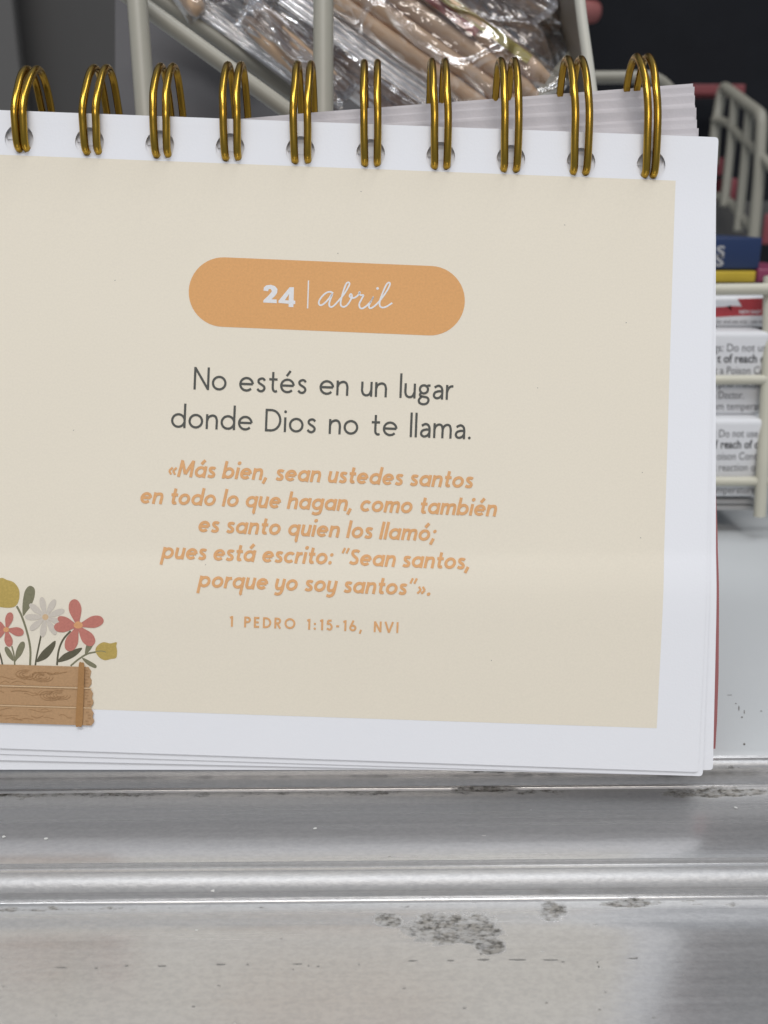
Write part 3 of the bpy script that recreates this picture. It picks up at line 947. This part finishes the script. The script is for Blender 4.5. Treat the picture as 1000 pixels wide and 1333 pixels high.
# cross batten
LAYER[0] += 60
blob([(414, 536), (428, 528), (442, 540), (438, 640), (432, 760), (424, 858), (406, 866), (390, 858), (396, 760), (406, 640)], 'batten_ink')
bend_bm(bm)
bm_obj('flower_box_drawing', bm, [M[n] for n in FM], page)

# --- wire rings: twin wires through each hole
for i, u in enumerate(RX):
    t = (u - 27.3) / (846.7 - 27.3)
    hv = hole_v(u)
    A = [(2.0, hv + 9), (.3, hv + 11.5), (-.8, hv + 5), (-1.25, hv - 20), (-1.2, 149), (-.2, 124), (2.4, 93), (5.6, 75), (8.8, 80), (11.8, 105), (13.9, 132), (14.8, 168), (13.5, 200), (9, 214), (4.5, hv + 17)]
    B = [(2.0, hv + 9), (.3, hv + 11.5), (-.8, hv + 5), (-1.35, hv - 24), (-1.45, 152), (-.7, 117), (1.6, 84), (4.7, 62), (7.9, 58), (11.0, 72), (13.4, 97), (14.9, 125), (14.2, 165), (10, 205), (4.5, hv + 17)]
    tt = max(-0.3, min(1.05, t))
    path = [(a[0] + (b[0] - a[0]) * tt, a[1] + (b[1] - a[1]) * tt) for a, b in zip(A, B)]
    half = [5.6, 8.2, 8.4, 9.0, 9.1, 8.6, 8.7, 8.7, 8.6, 6.2][i - 3] if i >= 3 else 8.4
    bm = bmesh.new()
    jit = random.uniform(-1.6, 1.6)
    half += random.uniform(-.5, .5)
    path = [(d_ + random.uniform(-.05, .05), v_ + (random.uniform(-.9, .9) if 3 < q_ < 11 else 0)) for q_, (d_, v_) in enumerate(path)]
    for s in (-1, 1):
        pp = []
        for j, (d, v) in enumerate(path):
            spread = half * (0.93 if j < 3 else 1.0) + (1.3 if 5 < j < 10 and half < 7 else 0)
            q = pl(500 + (u + .5 - 500) * .9925 + jit * (j > 4) + s * spread, v)
            pp.append(Vector((q.x, q.y, -d * MM + bend(min(q.y, pl(0, 150).y)))))
        sp_ = spline(pp, 7, closed=True)
        tube(bm, sp_, 0.00069, 14, closed=True)
    bmesh.ops.recalc_face_normals(bm, faces=bm.faces)
    bm_obj('ring', bm, M['gold'], cal, smooth=True)

# ------------------------------------------------------------------ hopper basket behind the calendar
bk = empty('wire_basket', (P(420, 150, .21).x, P(420, 150, .21).y, 0))
tag(bk, 'cream coated wire basket with crossing rods holding wrapped sticks behind the rings', 'basket')
def rod(pts, r, name, m, parent, n=14, fil=0.006):
    bm = bmesh.new()
    pts = [Vector(p) for p in pts]
    if len(pts) > 2: pts = round_corner(pts, fil, 6)
    tube(bm, pts, r, n)
    bmesh.ops.recalc_face_normals(bm, faces=bm.faces)
    o = bm_obj(name, bm, m, None, smooth=True, sharp=50)
    if parent is not None:
        o.parent = parent
        o.matrix_parent_inverse = Matrix.Translation(parent.location).inverted()
    return o
def own(o, parent):
    o.parent = parent
    o.matrix_parent_inverse = Matrix.Translation(parent.location).inverted()
    return o
def upright(u0, v0, u1, v1, z, r, top=.05, name='upright', parent=bk):
    a, b = P(u0, v0, z), P(u1, v1, z)
    yv = (a.y + b.y) / 2
    d = (b - a)
    return rod([a - d * 0.55, b + (d / d.length) * max(0.0, (b.z + d.z * 0 - 0.004) / max(1e-4, -d.normalized().z))], r, name, M['basket_wire'], parent)
upright(178, -10, 190, 150, .206, .0023)
upright(421, -10, 421, 150, .206, .0023)
rod([P(60, -75, .212), P(165, -8, .216), P(385, 152, .226), P(470, 220, .231)], .0020, 'side_rod', M['basket_wire'], bk)
rod([P(150, -40, .246), P(285, 52, .252), P(430, 160, .260)], .0019, 'side_rod', M['grey_wire'], bk)
rod([P(715, 42, .285), P(648, 140, .272), P(600, 205, .265)], .0019, 'inner_rod', M['basket_wire'], bk)
rod([P(748, 74, .262), P(690, 148, .252), P(640, 205, .248)], .0025, 'inner_rod', M['basket_wire'], bk)
rod([P(660, 103, .300), P(760, 103, .300)], .0016, 'inner_rod', M['basket_wire'], bk)
# bottom frame on the tray
bt = P(421, 150, .206)
zfl = 0.004
rod([(P(178, 0, .206).x - .02, bt.y + .012, zfl), (P(745, 0, .206).x + .01, bt.y + .012, zfl), (P(745, 0, .206).x + .01, bt.y + .10, zfl), (P(178, 0, .206).x - .02, bt.y + .10, zfl), (P(178, 0, .206).x - .02, bt.y + .014, zfl)], .002, 'base_frame', M['basket_wire'], bk)
# plastic end panel at the right of the basket
bm = bmesh.new()
def prism(bm, near, far):
    n = len(near)
    a = [bm.verts.new(p) for p in near]; b = [bm.verts.new(p) for p in far]
    bm.faces.new(a); bm.faces.new(b[::-1])
    for i in range(n): bm.faces.new((a[i], b[i], b[(i + 1) % n], a[(i + 1) % n]))
def slabpts(pts, th):
    pts = [Vector(p) for p in pts]
    nrm = (pts[1] - pts[0]).cross(pts[2] - pts[0]).normalized()
    return pts, [p + nrm * th for p in pts]
pan = [P(752, -60, .225), P(758, 20, .226), P(768, 90, .227), P(778, 175, .228), P(748, 118, .275), P(715, 60, .292), P(690, -40, .30)]
n_, f_ = slabpts(pan, 0.0018)
prism(bm, n_, f_)
bmesh.ops.recalc_face_normals(bm, faces=bm.faces)
own(bm_obj('end_panel', bm, M['plastic']), bk)
rod([P(748, -60, .2235), P(757, 20, .2242), P(767, 90, .2252), P(778, 178, .2262)], .0013, 'panel_edge', M['plastic_edge'], bk)
bm = bmesh.new()
fp = [P(646, -70, .30), P(700, -70, .30), P(768, 78, .268), P(742, 82, .268), P(706, 22, .288)]
n_, f_ = slabpts(fp, 0.0015)
prism(bm, n_, f_)
bmesh.ops.recalc_face_normals(bm, faces=bm.faces)
own(bm_obj('inner_flap', bm, M['plastic']), bk)

# ------------------------------------------------------------------ wrapped stick packets in the basket
def fbm(p, o=4):
    s, a = 0.0, 1.0
    for _ in range(o):
        s += a * noise.noise(p); p = p * 2.1; a *= .55
    return s
def crinkle_sheet(bm, O, ex, ey, en, L, W, nu, nv, fn, mi=0):
    """grid over O + ex*[0,L] + ey*[-W/2,W/2], lifted along en by fn(s,t)"""
    g = []
    for i in range(nu + 1):
        r = []
        for j in range(nv + 1):
            s, t = i / nu, -1 + 2 * j / nv
            r.append(bm.verts.new(O + ex * (L * s) + ey * (W / 2 * t) + en * fn(s, t)))
        g.append(r)
    for i in range(nu):
        for j in range(nv):
            f = bm.faces.new((g[i][j], g[i + 1][j], g[i + 1][j + 1], g[i][j + 1])); f.material_index = mi

def packet(label, a, b, width, z0, z1, film, sticks, seed, seal=0, prints=(), ridge=0.0003, crump=0.0013, lift=0.0045, period=.0052):
    """a: photo start, b: photo end of the centre line, z0/z1 depths, width in m"""
    A, B = P(a[0], a[1], z0), P(b[0], b[1], z1)
    ex = (B - A); L = ex.length; ex.normalize()
    view = (Vector((0, 0, H)) - (A + B) / 2).normalized()
    ey = view.cross(ex).normalized()            # across, up-right in the picture
    en = ex.cross(ey).normalized()
    if en.dot(view) < 0: en = -en
    root = empty('candy_packet', A)
    tag(root, label, 'candy', 'wrapped candy packets in the basket')
    rnd = random.Random(seed)
    so = Vector((seed * 3.7, seed * 1.3, 0))
    def top(s, t):
        env = lift * max(0, 1 - abs(t) ** 2.4) ** .6 * (min(1, s * 8, (1 - s) * 8) * .8 + .2)
        p = Vector((s * L * 48, t * W2 * 95, 0)) + so
        c = crump * fbm(p, 4)
        fold = abs(noise.noise(Vector((s * L * 60, t * W2 * 90, 4)) + so))
        c += crump * 1.5 * max(0, .13 - fold) / .13
        c += ridge * (.3 + .7 * min(1, max(0, 1.4 * noise.noise(p * .2 + Vector((3, 8, 1))) + .6))) * sin(t * W2 * 2 * pi / period + 1.2 * noise.noise(p * .3)) * (.4 + .6 * abs(noise.noise(p * .25 + Vector((9, 0, 0)))))
        return env + c
    W2 = width / 2
    bm = bmesh.new()
    crinkle_sheet(bm, A, ex, ey, en, L, width, 120, 110, top)
    crinkle_sheet(bm, A, ex, ey, en, L, width, 30, 14, lambda s, t: -lift * .9 * max(0, 1 - abs(t) ** 2.4) ** .6 - .0002)
    own(bm_obj('wrapper', bm, film, None, smooth=True), root)
    if seal:
        bm = bmesh.new()
        sd = -1 if seal < 0 else 1
        sw = abs(seal)
        O2 = A + ey * (sd * (width / 2 + sw / 2 - .001))
        def fs(s, t): return .0012 - t * sw * .46 + .00050 * sin(t * pi * 4.6) + .0006 * fbm(Vector((s * L * 70, t * 2, seed)), 3)
        crinkle_sheet(bm, O2, ex, ey, en, L, sw, 120, 44, fs)
        own(bm_obj('seal_strip', bm, M['film_seal'], None, smooth=True), root)
    n = sticks
    for k in range(n):
        t = -1 + 2 * (k + .5) / n
        r = min(.0026, width / n * .49)
        bm = bmesh.new()
        l0, l1 = L * rnd.uniform(.03, .06), L * rnd.uniform(.93, .97)
        off = rnd.uniform(-.0005, .0004)
        yaw = rnd.uniform(-.012, .012)
        pts = [A + ex * (l0 + (l1 - l0) * q) + ey * (width / 2 * t * .93 + yaw * (l1 - l0) * (q - .5)) + en * (off + .0004 * noise.noise(Vector((q * 3, k, seed)))) for q in [i / 16 for i in range(17)]]
        tube(bm, pts, lambda q, r=r: r * (1 - .45 * (abs(2 * q - 1) ** 14)), 14)
        bmesh.ops.recalc_face_normals(bm, faces=bm.faces)
        own(bm_obj('stick', bm, M['biscuit'], None, smooth=True, sharp=60), root)
    for (s0, s1, t0, t1, mm) in prints:
        bm = bmesh.new()
        def fp_(s, t):
            S_ = s0 + (s1 - s0) * s; T_ = (t0 + t1) / 2 + (t1 - t0) / 2 * t
            return top(S_, T_) - .00025
        g0 = A + ex * (L * s0) + ey * (width / 2 * (t0 + t1) / 2)
        crinkle_sheet(bm, g0, ex, ey, en, L * (s1 - s0), width / 2 * abs(t1 - t0), 50, 20, fp_)
        own(bm_obj('label_print', bm, M[mm], None, smooth=True), root)
    return root

packet('clear packet of tan sticks with a bright ribbed seal, between middle rings', (405, -70), (712, 152), .0200, .232, .240, M['film'], 4, 1, seal=-.0062,
       prints=((.34, .84, .72, .96, 'print_yellow'), (.36, .64, .52, .72, 'print_red'), (.20, .36, .30, .48, 'print_red')))
packet('smoky grey ribbed packet lying right of the tan sticks', (505, -90), (712, 105), .0200, .262, .268, M['film_grey'], 3, 2, crump=.0018, ridge=.0006, period=.0026)
packet('silver crinkled packet with a small red mark left of the middle upright', (235, -85), (470, 85), .0180, .246, .252, M['film_grey'], 2, 3, seal=-.006,
       prints=((.62, .74, .1, .6, 'print_red'), (.20, .42, -.75, -.1, 'print_brown')), crump=.0018, ridge=.0004, period=.0018)
packet('pinkish ribbed packet lying lowest, just above the calendar top', (395, 45), (640, 235), .0120, .250, .256, M['film_pink'], 2, 4, ridge=.00055, period=.0019)
packet('brown ended packet poking out at the far left of the pile', (190, -95), (330, 5), .0150, .262, .266, M['film_pink'], 2, 5, prints=((.45, .97, -.7, .8, 'print_brown'),))
packet('packet of loose tan sticks under the grey film near the right panel', (470, -40), (700, 150), .0160, .285, .285, M['film'], 3, 6)
packet('narrow silver ribbed packet end just left of the middle upright', (318, 12), (452, 130), .0095, .240, .246, M['film_grey'], 2, 7, ridge=.0006, period=.0017, lift=.003)
packet('small bright crumpled packet end near the top of the left upright', (205, -60), (262, 20), .0080, .244, .248, M['film'], 1, 8, crump=.0018, lift=.003)
packet('small crumpled clear packet at the top right of the pile', (600, -70), (745, 28), .0120, .256, .262, M['film_grey'], 2, 9, crump=.0020, ridge=.0004, period=.0022, lift=.004)
packet('short clear packet with tan sticks below the smoky grey one', (600, 38), (708, 118), .0085, .258, .262, M['film'], 2, 10, crump=.0014, lift=.003)
# added dark sheet behind the pile, standing in for shade in its gaps
bm = bmesh.new()
ln = [P(150, 160, .275), P(150, -120, .300), P(760, -120, .320), P(760, 170, .300)]
n_, f_ = slabpts(ln, 0.002)
prism(bm, n_, f_)
bmesh.ops.recalc_face_normals(bm, faces=bm.faces)
own(bm_obj('shade_sheet', bm, M['gap_shade']), bk)

# ------------------------------------------------------------------ box basket at the right, with cartons
b2 = empty('wire_basket', P(985, 668, .30))
b2.location.z = 0
tag(b2, 'cream wire basket of white cartons standing beside the right page edge', 'basket')
def hrod(v, zc, r, name='front_rail', u0=760, u1=1150, dv=0.0):
    a, b = P(u0, v + dv, zc), P(u1, v - dv, zc)
    return rod([a, b], r, name, M['cream_wire'], b2)
zc = .287
hrod(377, zc - .003, .0018, u0=700, dv=2.5)
hrod(494.5, zc, .0015, dv=1)
hrod(626.5, zc + .004, .0015, dv=1)
rod([P(1002, 360, zc - .001), P(1000, 470, zc), P(993, 600, zc + .002), P(989, 672, zc + .006)], .0019, 'corner_post', M['cream_wire'], b2)
rod([P(1090, 360, zc - .001), P(1085, 470, zc), P(1078, 674, zc + .008)], .0019, 'corner_post', M['cream_wire'], b2)

def px_box(name, label, cat, u0, u1, v0, v1, z, depth, m, bev=.0008, group=None):
    """upright box whose front face spans the photo rows v0..v1 at depth z"""
    a = P(u0, v1, z); b = P(u1, v0, z)
    bt_ = P(u0, v1, z)
    y0 = bt_.y
    zb, zt_ = z_at(v1, y0), z_at(v0, y0)
    root = empty(name, (0, 0, 0))
    k = (y0 * cos(PITCH) + (H - (zb + zt_) / 2) * sin(PITCH)) / F
    x0, x1 = (u0 - 500) * k, (u1 - 500) * k
    root.location = ((x0 + x1) / 2, y0 + depth / 2, zb)
    tag(root, label, cat, group)
    bm = bmesh.new()
    rbox(bm, (x0, y0, zb), (x1, y0 + depth, zt_), bev)
    own(bm_obj('carton', bm, m, None, smooth=True, sharp=40), root)
    return root, y0, k

def font_mesh(txt, size, bold, loc, m, parent, sx=.84):
    cu = bpy.data.curves.new('lettering', 'FONT')
    cu.body = txt; cu.size = size
    cu.offset = size * (.022 if bold else .002)
    cu.resolution_u = 4
    ob = bpy.data.objects.new('lettering', cu)
    COL.objects.link(ob)
    dg = bpy.context.evaluated_depsgraph_get()
    me = bpy.data.meshes.new_from_object(ob.evaluated_get(dg))
    bpy.data.objects.remove(ob)
    o = link('lettering', me, m)
    o.matrix_world = Matrix.Translation(loc) @ Matrix.Rotation(pi / 2, 4, 'X') @ Matrix.Diagonal((sx, 1, 1, 1))
    o.parent = parent
    o.matrix_parent_inverse = Matrix.Translation(parent.location).inverted()
    return o
SH = Matrix(((1, -0.10, 0, 0), (0, 1, 0, 0), (0, 0, 1, 0), (0, 0, 0, 1)))     # upright lettering
def carton_text(root, y0, k, lines):
    """each line: hidden lead, seen words, photo column where the seen words start and end, baseline row, size in photo px"""
    for (lead, txt, u0, u1, v, px, bold) in lines:
        y = y0 - .00006
        z = z_at(v, y)
        m = M['text_black'] if bold else M['text_grey']
        o = font_mesh(txt, px * k, bold, (0, y, z), m, root)
        w_ = max(q.co.x for q in o.data.vertices)
        sx = (u1 - u0) * k / w_
        o.matrix_world = Matrix.Translation(((u0 - 500) * k, y, z)) @ Matrix.Rotation(pi / 2, 4, 'X') @ Matrix.Diagonal((sx, 1, 1, 1)) 
        o.data.transform(SH)
        l = font_mesh(lead, px * k, bold, (0, y, z), m, root)
        w2 = max(q.co.x for q in l.data.vertices) * sx
        l.matrix_world = Matrix.Translation(((u0 - 500) * k - w2 - .22 * px * k, y, z)) @ Matrix.Rotation(pi / 2, 4, 'X') @ Matrix.Diagonal((sx, 1, 1, 1))
        l.data.transform(SH)

zb_ = .2925
r1, y1, k1 = px_box('carton_box', 'white medicine carton with warning text, upper one behind the wire rail', 'box', 760, 999, 432, 541, zb_, .05, M['white_card'], .0016, 'white cartons with warning text')
carton_text(r1, y1, k1, [('Warnin', 'gs: Do not use', 926, 999, 457.5, 14.5, False), ('Keep ou', 't of reach of', 932, 999, 472, 15.5, True), ('contact', 'a Poison Co', 937, 995, 487, 14.5, False),
                         ('for a rash ask a', 'pharmacist', 937, 992, 504, 14, False), ('Ask', 'a Doctor.', 931, 972, 519, 14.5, False), ('Store at ro', 'om temperat', 932, 996, 533.5, 14.5, False)])
r2, y2, k2 = px_box('carton_box', 'white medicine carton with warning text, lower one above two grey packs', 'box', 770, 992, 546, 648, zb_ + .002, .05, M['white_card'], .0016, 'white cartons with warning text')
carton_text(r2, y2, k2, [('Warnings:', 'Do not use if', 932, 992, 569, 14.5, False), ('Keep out of', 'reach of ch', 936, 991, 583.5, 15.5, True), ('contact a P', 'oison Contr', 933, 990, 598.5, 14.5, False),
                         ('allergic', 'reaction oc', 937, 990, 613, 14.5, False), ('Store at room t', 'emperature', 932, 989, 642, 14, False)])
r3, y3, k3 = px_box('flat_pack', 'grey flat pack, upper of two under the white cartons', 'package', 790, 985, 650.5, 656.5, zb_ + .004, .045, M['grey_card'], .0004)
r4, y4, k4 = px_box('flat_pack', 'grey flat pack, lowest of the pile on the tray', 'package', 785, 983, 658, 664.5, zb_ + .005, .047, M['grey_card'], .0004)
r5, y5, k5 = px_box('carton_box', 'red and white package with jagged red band under the cream rail', 'package', 780, 1120, 386, 426, zb_ + .003, .05, M['white_card'], .0012)
bm = bmesh.new()
yy = y5 - .00006
def fp5(u, v): return Vector(((u - 500) * k5, yy, z_at(v, yy)))
vs = [fp5(*p) for p in [(930, 413), (930, 400), (945, 399), (953, 405), (950, 398), (965, 399), (958, 389), (1100, 385), (1100, 409), (965, 411)]]
f = bm.faces.new([bm.verts.new(p) for p in vs]); bmesh.ops.triangulate(bm, faces=bm.faces)
own(bm_obj('red_band', bm, M['red_card']), r5)
font_mesh('NEW EASY OPEN PACK', 6 * k5, True, fp5(962, 408) + Vector((0, -.00005, 0)), M['white_card'], r5, 1.0)
font_mesh('for oral use only - see side panel', 6 * k5, False, fp5(934, 420.5) + Vector((0, -.00005, 0)), M['text_grey'], r5, 1.0)
zb2 = .345
r6, y6, k6 = px_box('carton_box', 'small yellow carton lying under the navy blue one', 'box', 800, 984, 353, 368, zb2, .06, M['yellow_card'], .0006)
r7, y7, k7 = px_box('carton_box', 'navy blue carton with pale lettering on top of the yellow one', 'box', 800, 991, 309, 351, zb2, .07, M['blue_card'], .0008)
font_mesh('S', 19 * k7, True, Vector(((932 - 500) * k7, y7 - .00006, z_at(334, y7))), M['grey_card'], r7, 1.3)
font_mesh('S', 19 * k7, True, Vector(((932 - 500) * k7, y7 - .00006, z_at(346, y7))), M['grey_card'], r7, 1.3)
r8, y8, k8 = px_box('carton_box', 'magenta carton at the frame edge beside the yellow one', 'box', 986, 1060, 350, 368, zb2, .05, M['magenta_card'], .0006)

# ------------------------------------------------------------------ blurred wire rack further back
rk = empty('wire_rack', P(960, 300, 0.5550))
tag(rk, 'greyish wire rack panel slanting away above the navy carton', 'rack')
def rr_(pts, r=.0028, name='bar'): return rod(pts, r, name, M['grey_wire'], rk)
rr_([P(928, 215, 0.6000), P(931, 170, 0.6000), P(941, 112, 0.6000), P(992, 150, 0.5400), P(988, 230, 0.5430), P(980, 318, 0.5490)], .0034, 'rack_frame')
rr_([P(957, 128, 0.5775), P(952, 185, 0.5790), P(943, 268, 0.5820)])
rr_([P(976, 142, 0.5580), P(970, 210, 0.5610), P(961, 300, 0.5640)])
rr_([P(930, 156, 0.6000), P(947, 159, 0.5850), P(962, 176, 0.5700), P(986, 197, 0.5460), P(1010, 224, 0.5280)], .0026, 'cross_bar')
rr_([P(935, 255, 0.5925), P(952, 264, 0.5790), P(968, 286, 0.5610), P(984, 300, 0.5460)], .0026, 'cross_bar')
# another rim behind, right of the end panel
rm = empty('wire_basket', P(830, 150, .42))
tag(rm, 'blurred cream basket rim far back between panel and last ring', 'basket')
rod([P(690, 100, .40), P(780, 101, .40), P(855, 100, .40), P(880, 125, .405), P(884, 190, .41)], .0026, 'rim', M['grey_wire'], rm, fil=.02)
rod([P(800, 140, .40), P(850, 140, .40), P(868, 150, .405)], .0016, 'lower_rim', M['grey_wire'], rm)

# red strip and scattered red packs behind the rack
bm = bmesh.new()
a = P(900, 121, .612); b = P(970, 112, .612)
rbox(bm, (a.x, a.y, a.z - .001), (b.x, a.y + .02, b.z + .001), .001)
t = bm_obj('red_tape', bm, M['pink_tape']); tag(t, 'dull red strip behind the top corner of the rack', 'strip')
def loose(name, label, u0, u1, v0, v1, z, m):
    a = P(u0, v1, z); b = P(u1, v0, z)
    bm = bmesh.new()
    rbox(bm, (a.x, a.y, a.z), (b.x, a.y + .03, z_at(v0, a.y)), .001)
    tag(bm_obj(name, bm, m, smooth=True, sharp=40), label, 'package')
loose('red_pack', 'red package low behind the rack bars', 949, 958, 232, 262, .61, M['dull_red'])
loose('red_pack', 'red package at the frame edge right of the rack', 992, 1015, 278, 318, .61, M['dull_red'])
loose('dark_pack', 'dull dark package directly behind the rack', 925, 1040, 262, 312, .61, M['dark_panel'])
loose('red_pack', 'small red package seen beside the page corner', 934, 941, 205, 228, .61, M['dull_red'])

# ------------------------------------------------------------------ dark shelving at the upper left
sh = empty('shelf_unit', (P(80, 100, .95).x, P(80, 100, .95).y, 0))
tag(sh, 'dark grey shelving panel blurred at the upper left', 'shelf')
bm = bmesh.new()
a = P(-150, 200, .95); b = P(330, -200, .95)
rbox(bm, (a.x, a.y, -.9), (b.x, a.y + .02, .9), .001)
own(bm_obj('panel', bm, M['dark_panel']), sh)
bm = bmesh.new()
a = P(-140, 200, .90); b = P(38, -200, .90)
rbox(bm, (a.x, a.y, -.9), (b.x, a.y + .015, .9), .002)
own(bm_obj('side_post', bm, M['mid_panel']), sh)

# ------------------------------------------------------------------ person in black at the far side
def person():
    root_hand = P(672, -34, .56)
    sx = 0.24
    sy = 0.80
    fz = -0.98
    V = {}; Eg = []
    def j(n, co, r, par=None):
        V[n] = (Vector(co), r, par)
    j('pelvis', (sx, sy, fz + .98), (.16, .11))
    j('waist', (sx, sy, fz + 1.12), (.145, .10), 'pelvis')
    j('chest', (sx, sy - .01, fz + 1.30), (.165, .115), 'waist')
    j('collar', (sx, sy, fz + 1.45), (.10, .08), 'chest')
    j('neck', (sx, sy - .01, fz + 1.53), (.055, .055), 'collar')
    j('jaw', (sx, sy - .03, fz + 1.61), (.068, .078), 'neck')
    j('skull', (sx, sy - .02, fz + 1.70), (.078, .095), 'jaw')
    j('crown', (sx, sy - .01, fz + 1.77), (.05, .06), 'skull')
    for s, n in ((-1, 'a'), (1, 'b')):
        j('hip' + n, (sx + s * .10, sy, fz + .90), (.095, .10), 'pelvis')
        j('knee' + n, (sx + s * .11, sy - .01, fz + .50), (.062, .065), 'hip' + n)
        j('ankle' + n, (sx + s * .11, sy + .02, fz + .10), (.042, .045), 'knee' + n)
        j('toe' + n, (sx + s * .12, sy - .14, fz + .05), (.04, .03), 'ankle' + n)
        j('sh' + n, (sx + s * .20, sy, fz + 1.40), (.062, .062), 'collar')
    j('elba', (sx - .27, sy - .10, fz + 1.14), (.048, .048), 'sha')
    w = root_hand
    j('wra', w + Vector((-.065, .02, -.004)), (.026, .032), 'elba')
    j('palma', w + Vector((-.025, .006, 0)), (.017, .036), 'wra')
    for k, (dz, ln) in enumerate([(.027, .9), (.010, 1.0), (-.008, .95), (-.025, .75)]):
        p0 = w + Vector((.012, 0, dz * .8))
        j('f%da' % k, p0, (.0088, .0088), 'palma')
        j('f%db' % k, p0 + Vector((.030 * ln, -.006, dz * .06)), (.0080, .0080), 'f%da' % k)
        j('f%dc' % k, p0 + Vector((.055 * ln, -.002, dz * .05)), (.0068, .0068), 'f%db' % k)
    j('th0', w + Vector((-.02, -.02, .028)), (.012, .012), 'palma')
    j('th1', w + Vector((.01, -.035, .045)), (.009, .009), 'th0')
    j('elbb', (sx + .27, sy + .02, fz + 1.13), (.048, .048), 'shb')
    j('wrb', (sx + .24, sy - .14, fz + .98), (.03, .03), 'elbb')
    j('palmb', (sx + .22, sy - .20, fz + .96), (.02, .036), 'wrb')
    for k, dx in enumerate((-.028, -.010, .008, .025)):
        p0 = Vector((sx + .22 + dx, sy - .24, fz + .95))
        j('g%da' % k, p0, (.0088, .0088), 'palmb')
        j('g%db' % k, p0 + Vector((0, -.03, -.012)), (.008, .008), 'g%da' % k)
        j('g%dc' % k, p0 + Vector((0, -.045, -.030)), (.007, .007), 'g%db' % k)
    names = list(V)
    idx = {n: i for i, n in enumerate(names)}
    me = bpy.data.meshes.new('person')
    me.from_pydata([V[n][0] for n in names], [(idx[n], idx[V[n][2]]) for n in names if V[n][2]], [])
    ob = bpy.data.objects.new('person', me)
    COL.objects.link(ob)
    md = ob.modifiers.new('skin', 'SKIN'); md.use_smooth_shade = True
    for i, n in enumerate(names):
        me.skin_vertices[0].data[i].radius = V[n][1]
        me.skin_vertices[0].data[i].use_root = (n == 'pelvis')
    sb = ob.modifiers.new('sub', 'SUBSURF'); sb.levels = sb.render_levels = 2
    dg = bpy.context.evaluated_depsgraph_get()
    m2 = bpy.data.meshes.new_from_object(ob.evaluated_get(dg))
    bpy.data.objects.remove(ob)
    o = link('person', m2, [M['cloth'], M['skin']], None, smooth=True)
    wr = V['wra'][0]; wb = V['wrb'][0]
    for p in m2.polygons:
        c = p.center
        if c.z > fz + 1.51 or (c - V['palma'][0]).length < .10 and c.x > wr.x + .005 or (c.y < wb.y - .02 and abs(c.x - wb.x) < .1 and c.z < fz + 1.0 and c.z > fz + .85):
            p.material_index = 1
    tag(o, 'person in black clothing behind the counter with one hand raised', 'person')
    # hair, ears, nose
    bm = bmesh.new()
    bmesh.ops.create_uvsphere(bm, u_segments=24, v_segments=14, radius=1.0)
    for v in bm.verts:
        v.co = Vector((sx + v.co.x * .090, sy + .012 + v.co.y * .105, fz + 1.735 + v.co.z * .085 + .01 * noise.noise(v.co * 4)))
    hb = bm_obj('hair', bm, M['hair'], None, smooth=True); hb.parent = o
    bm = bmesh.new()
    tube(bm, [Vector((sx, sy - .125, fz + 1.69)), Vector((sx, sy - .145, fz + 1.655)), Vector((sx, sy - .12, fz + 1.645))], .011, 10)
    nb = bm_obj('nose', bm, M['skin'], None, smooth=True); nb.parent = o
    return o
person()
bpy.context.view_layer.update()
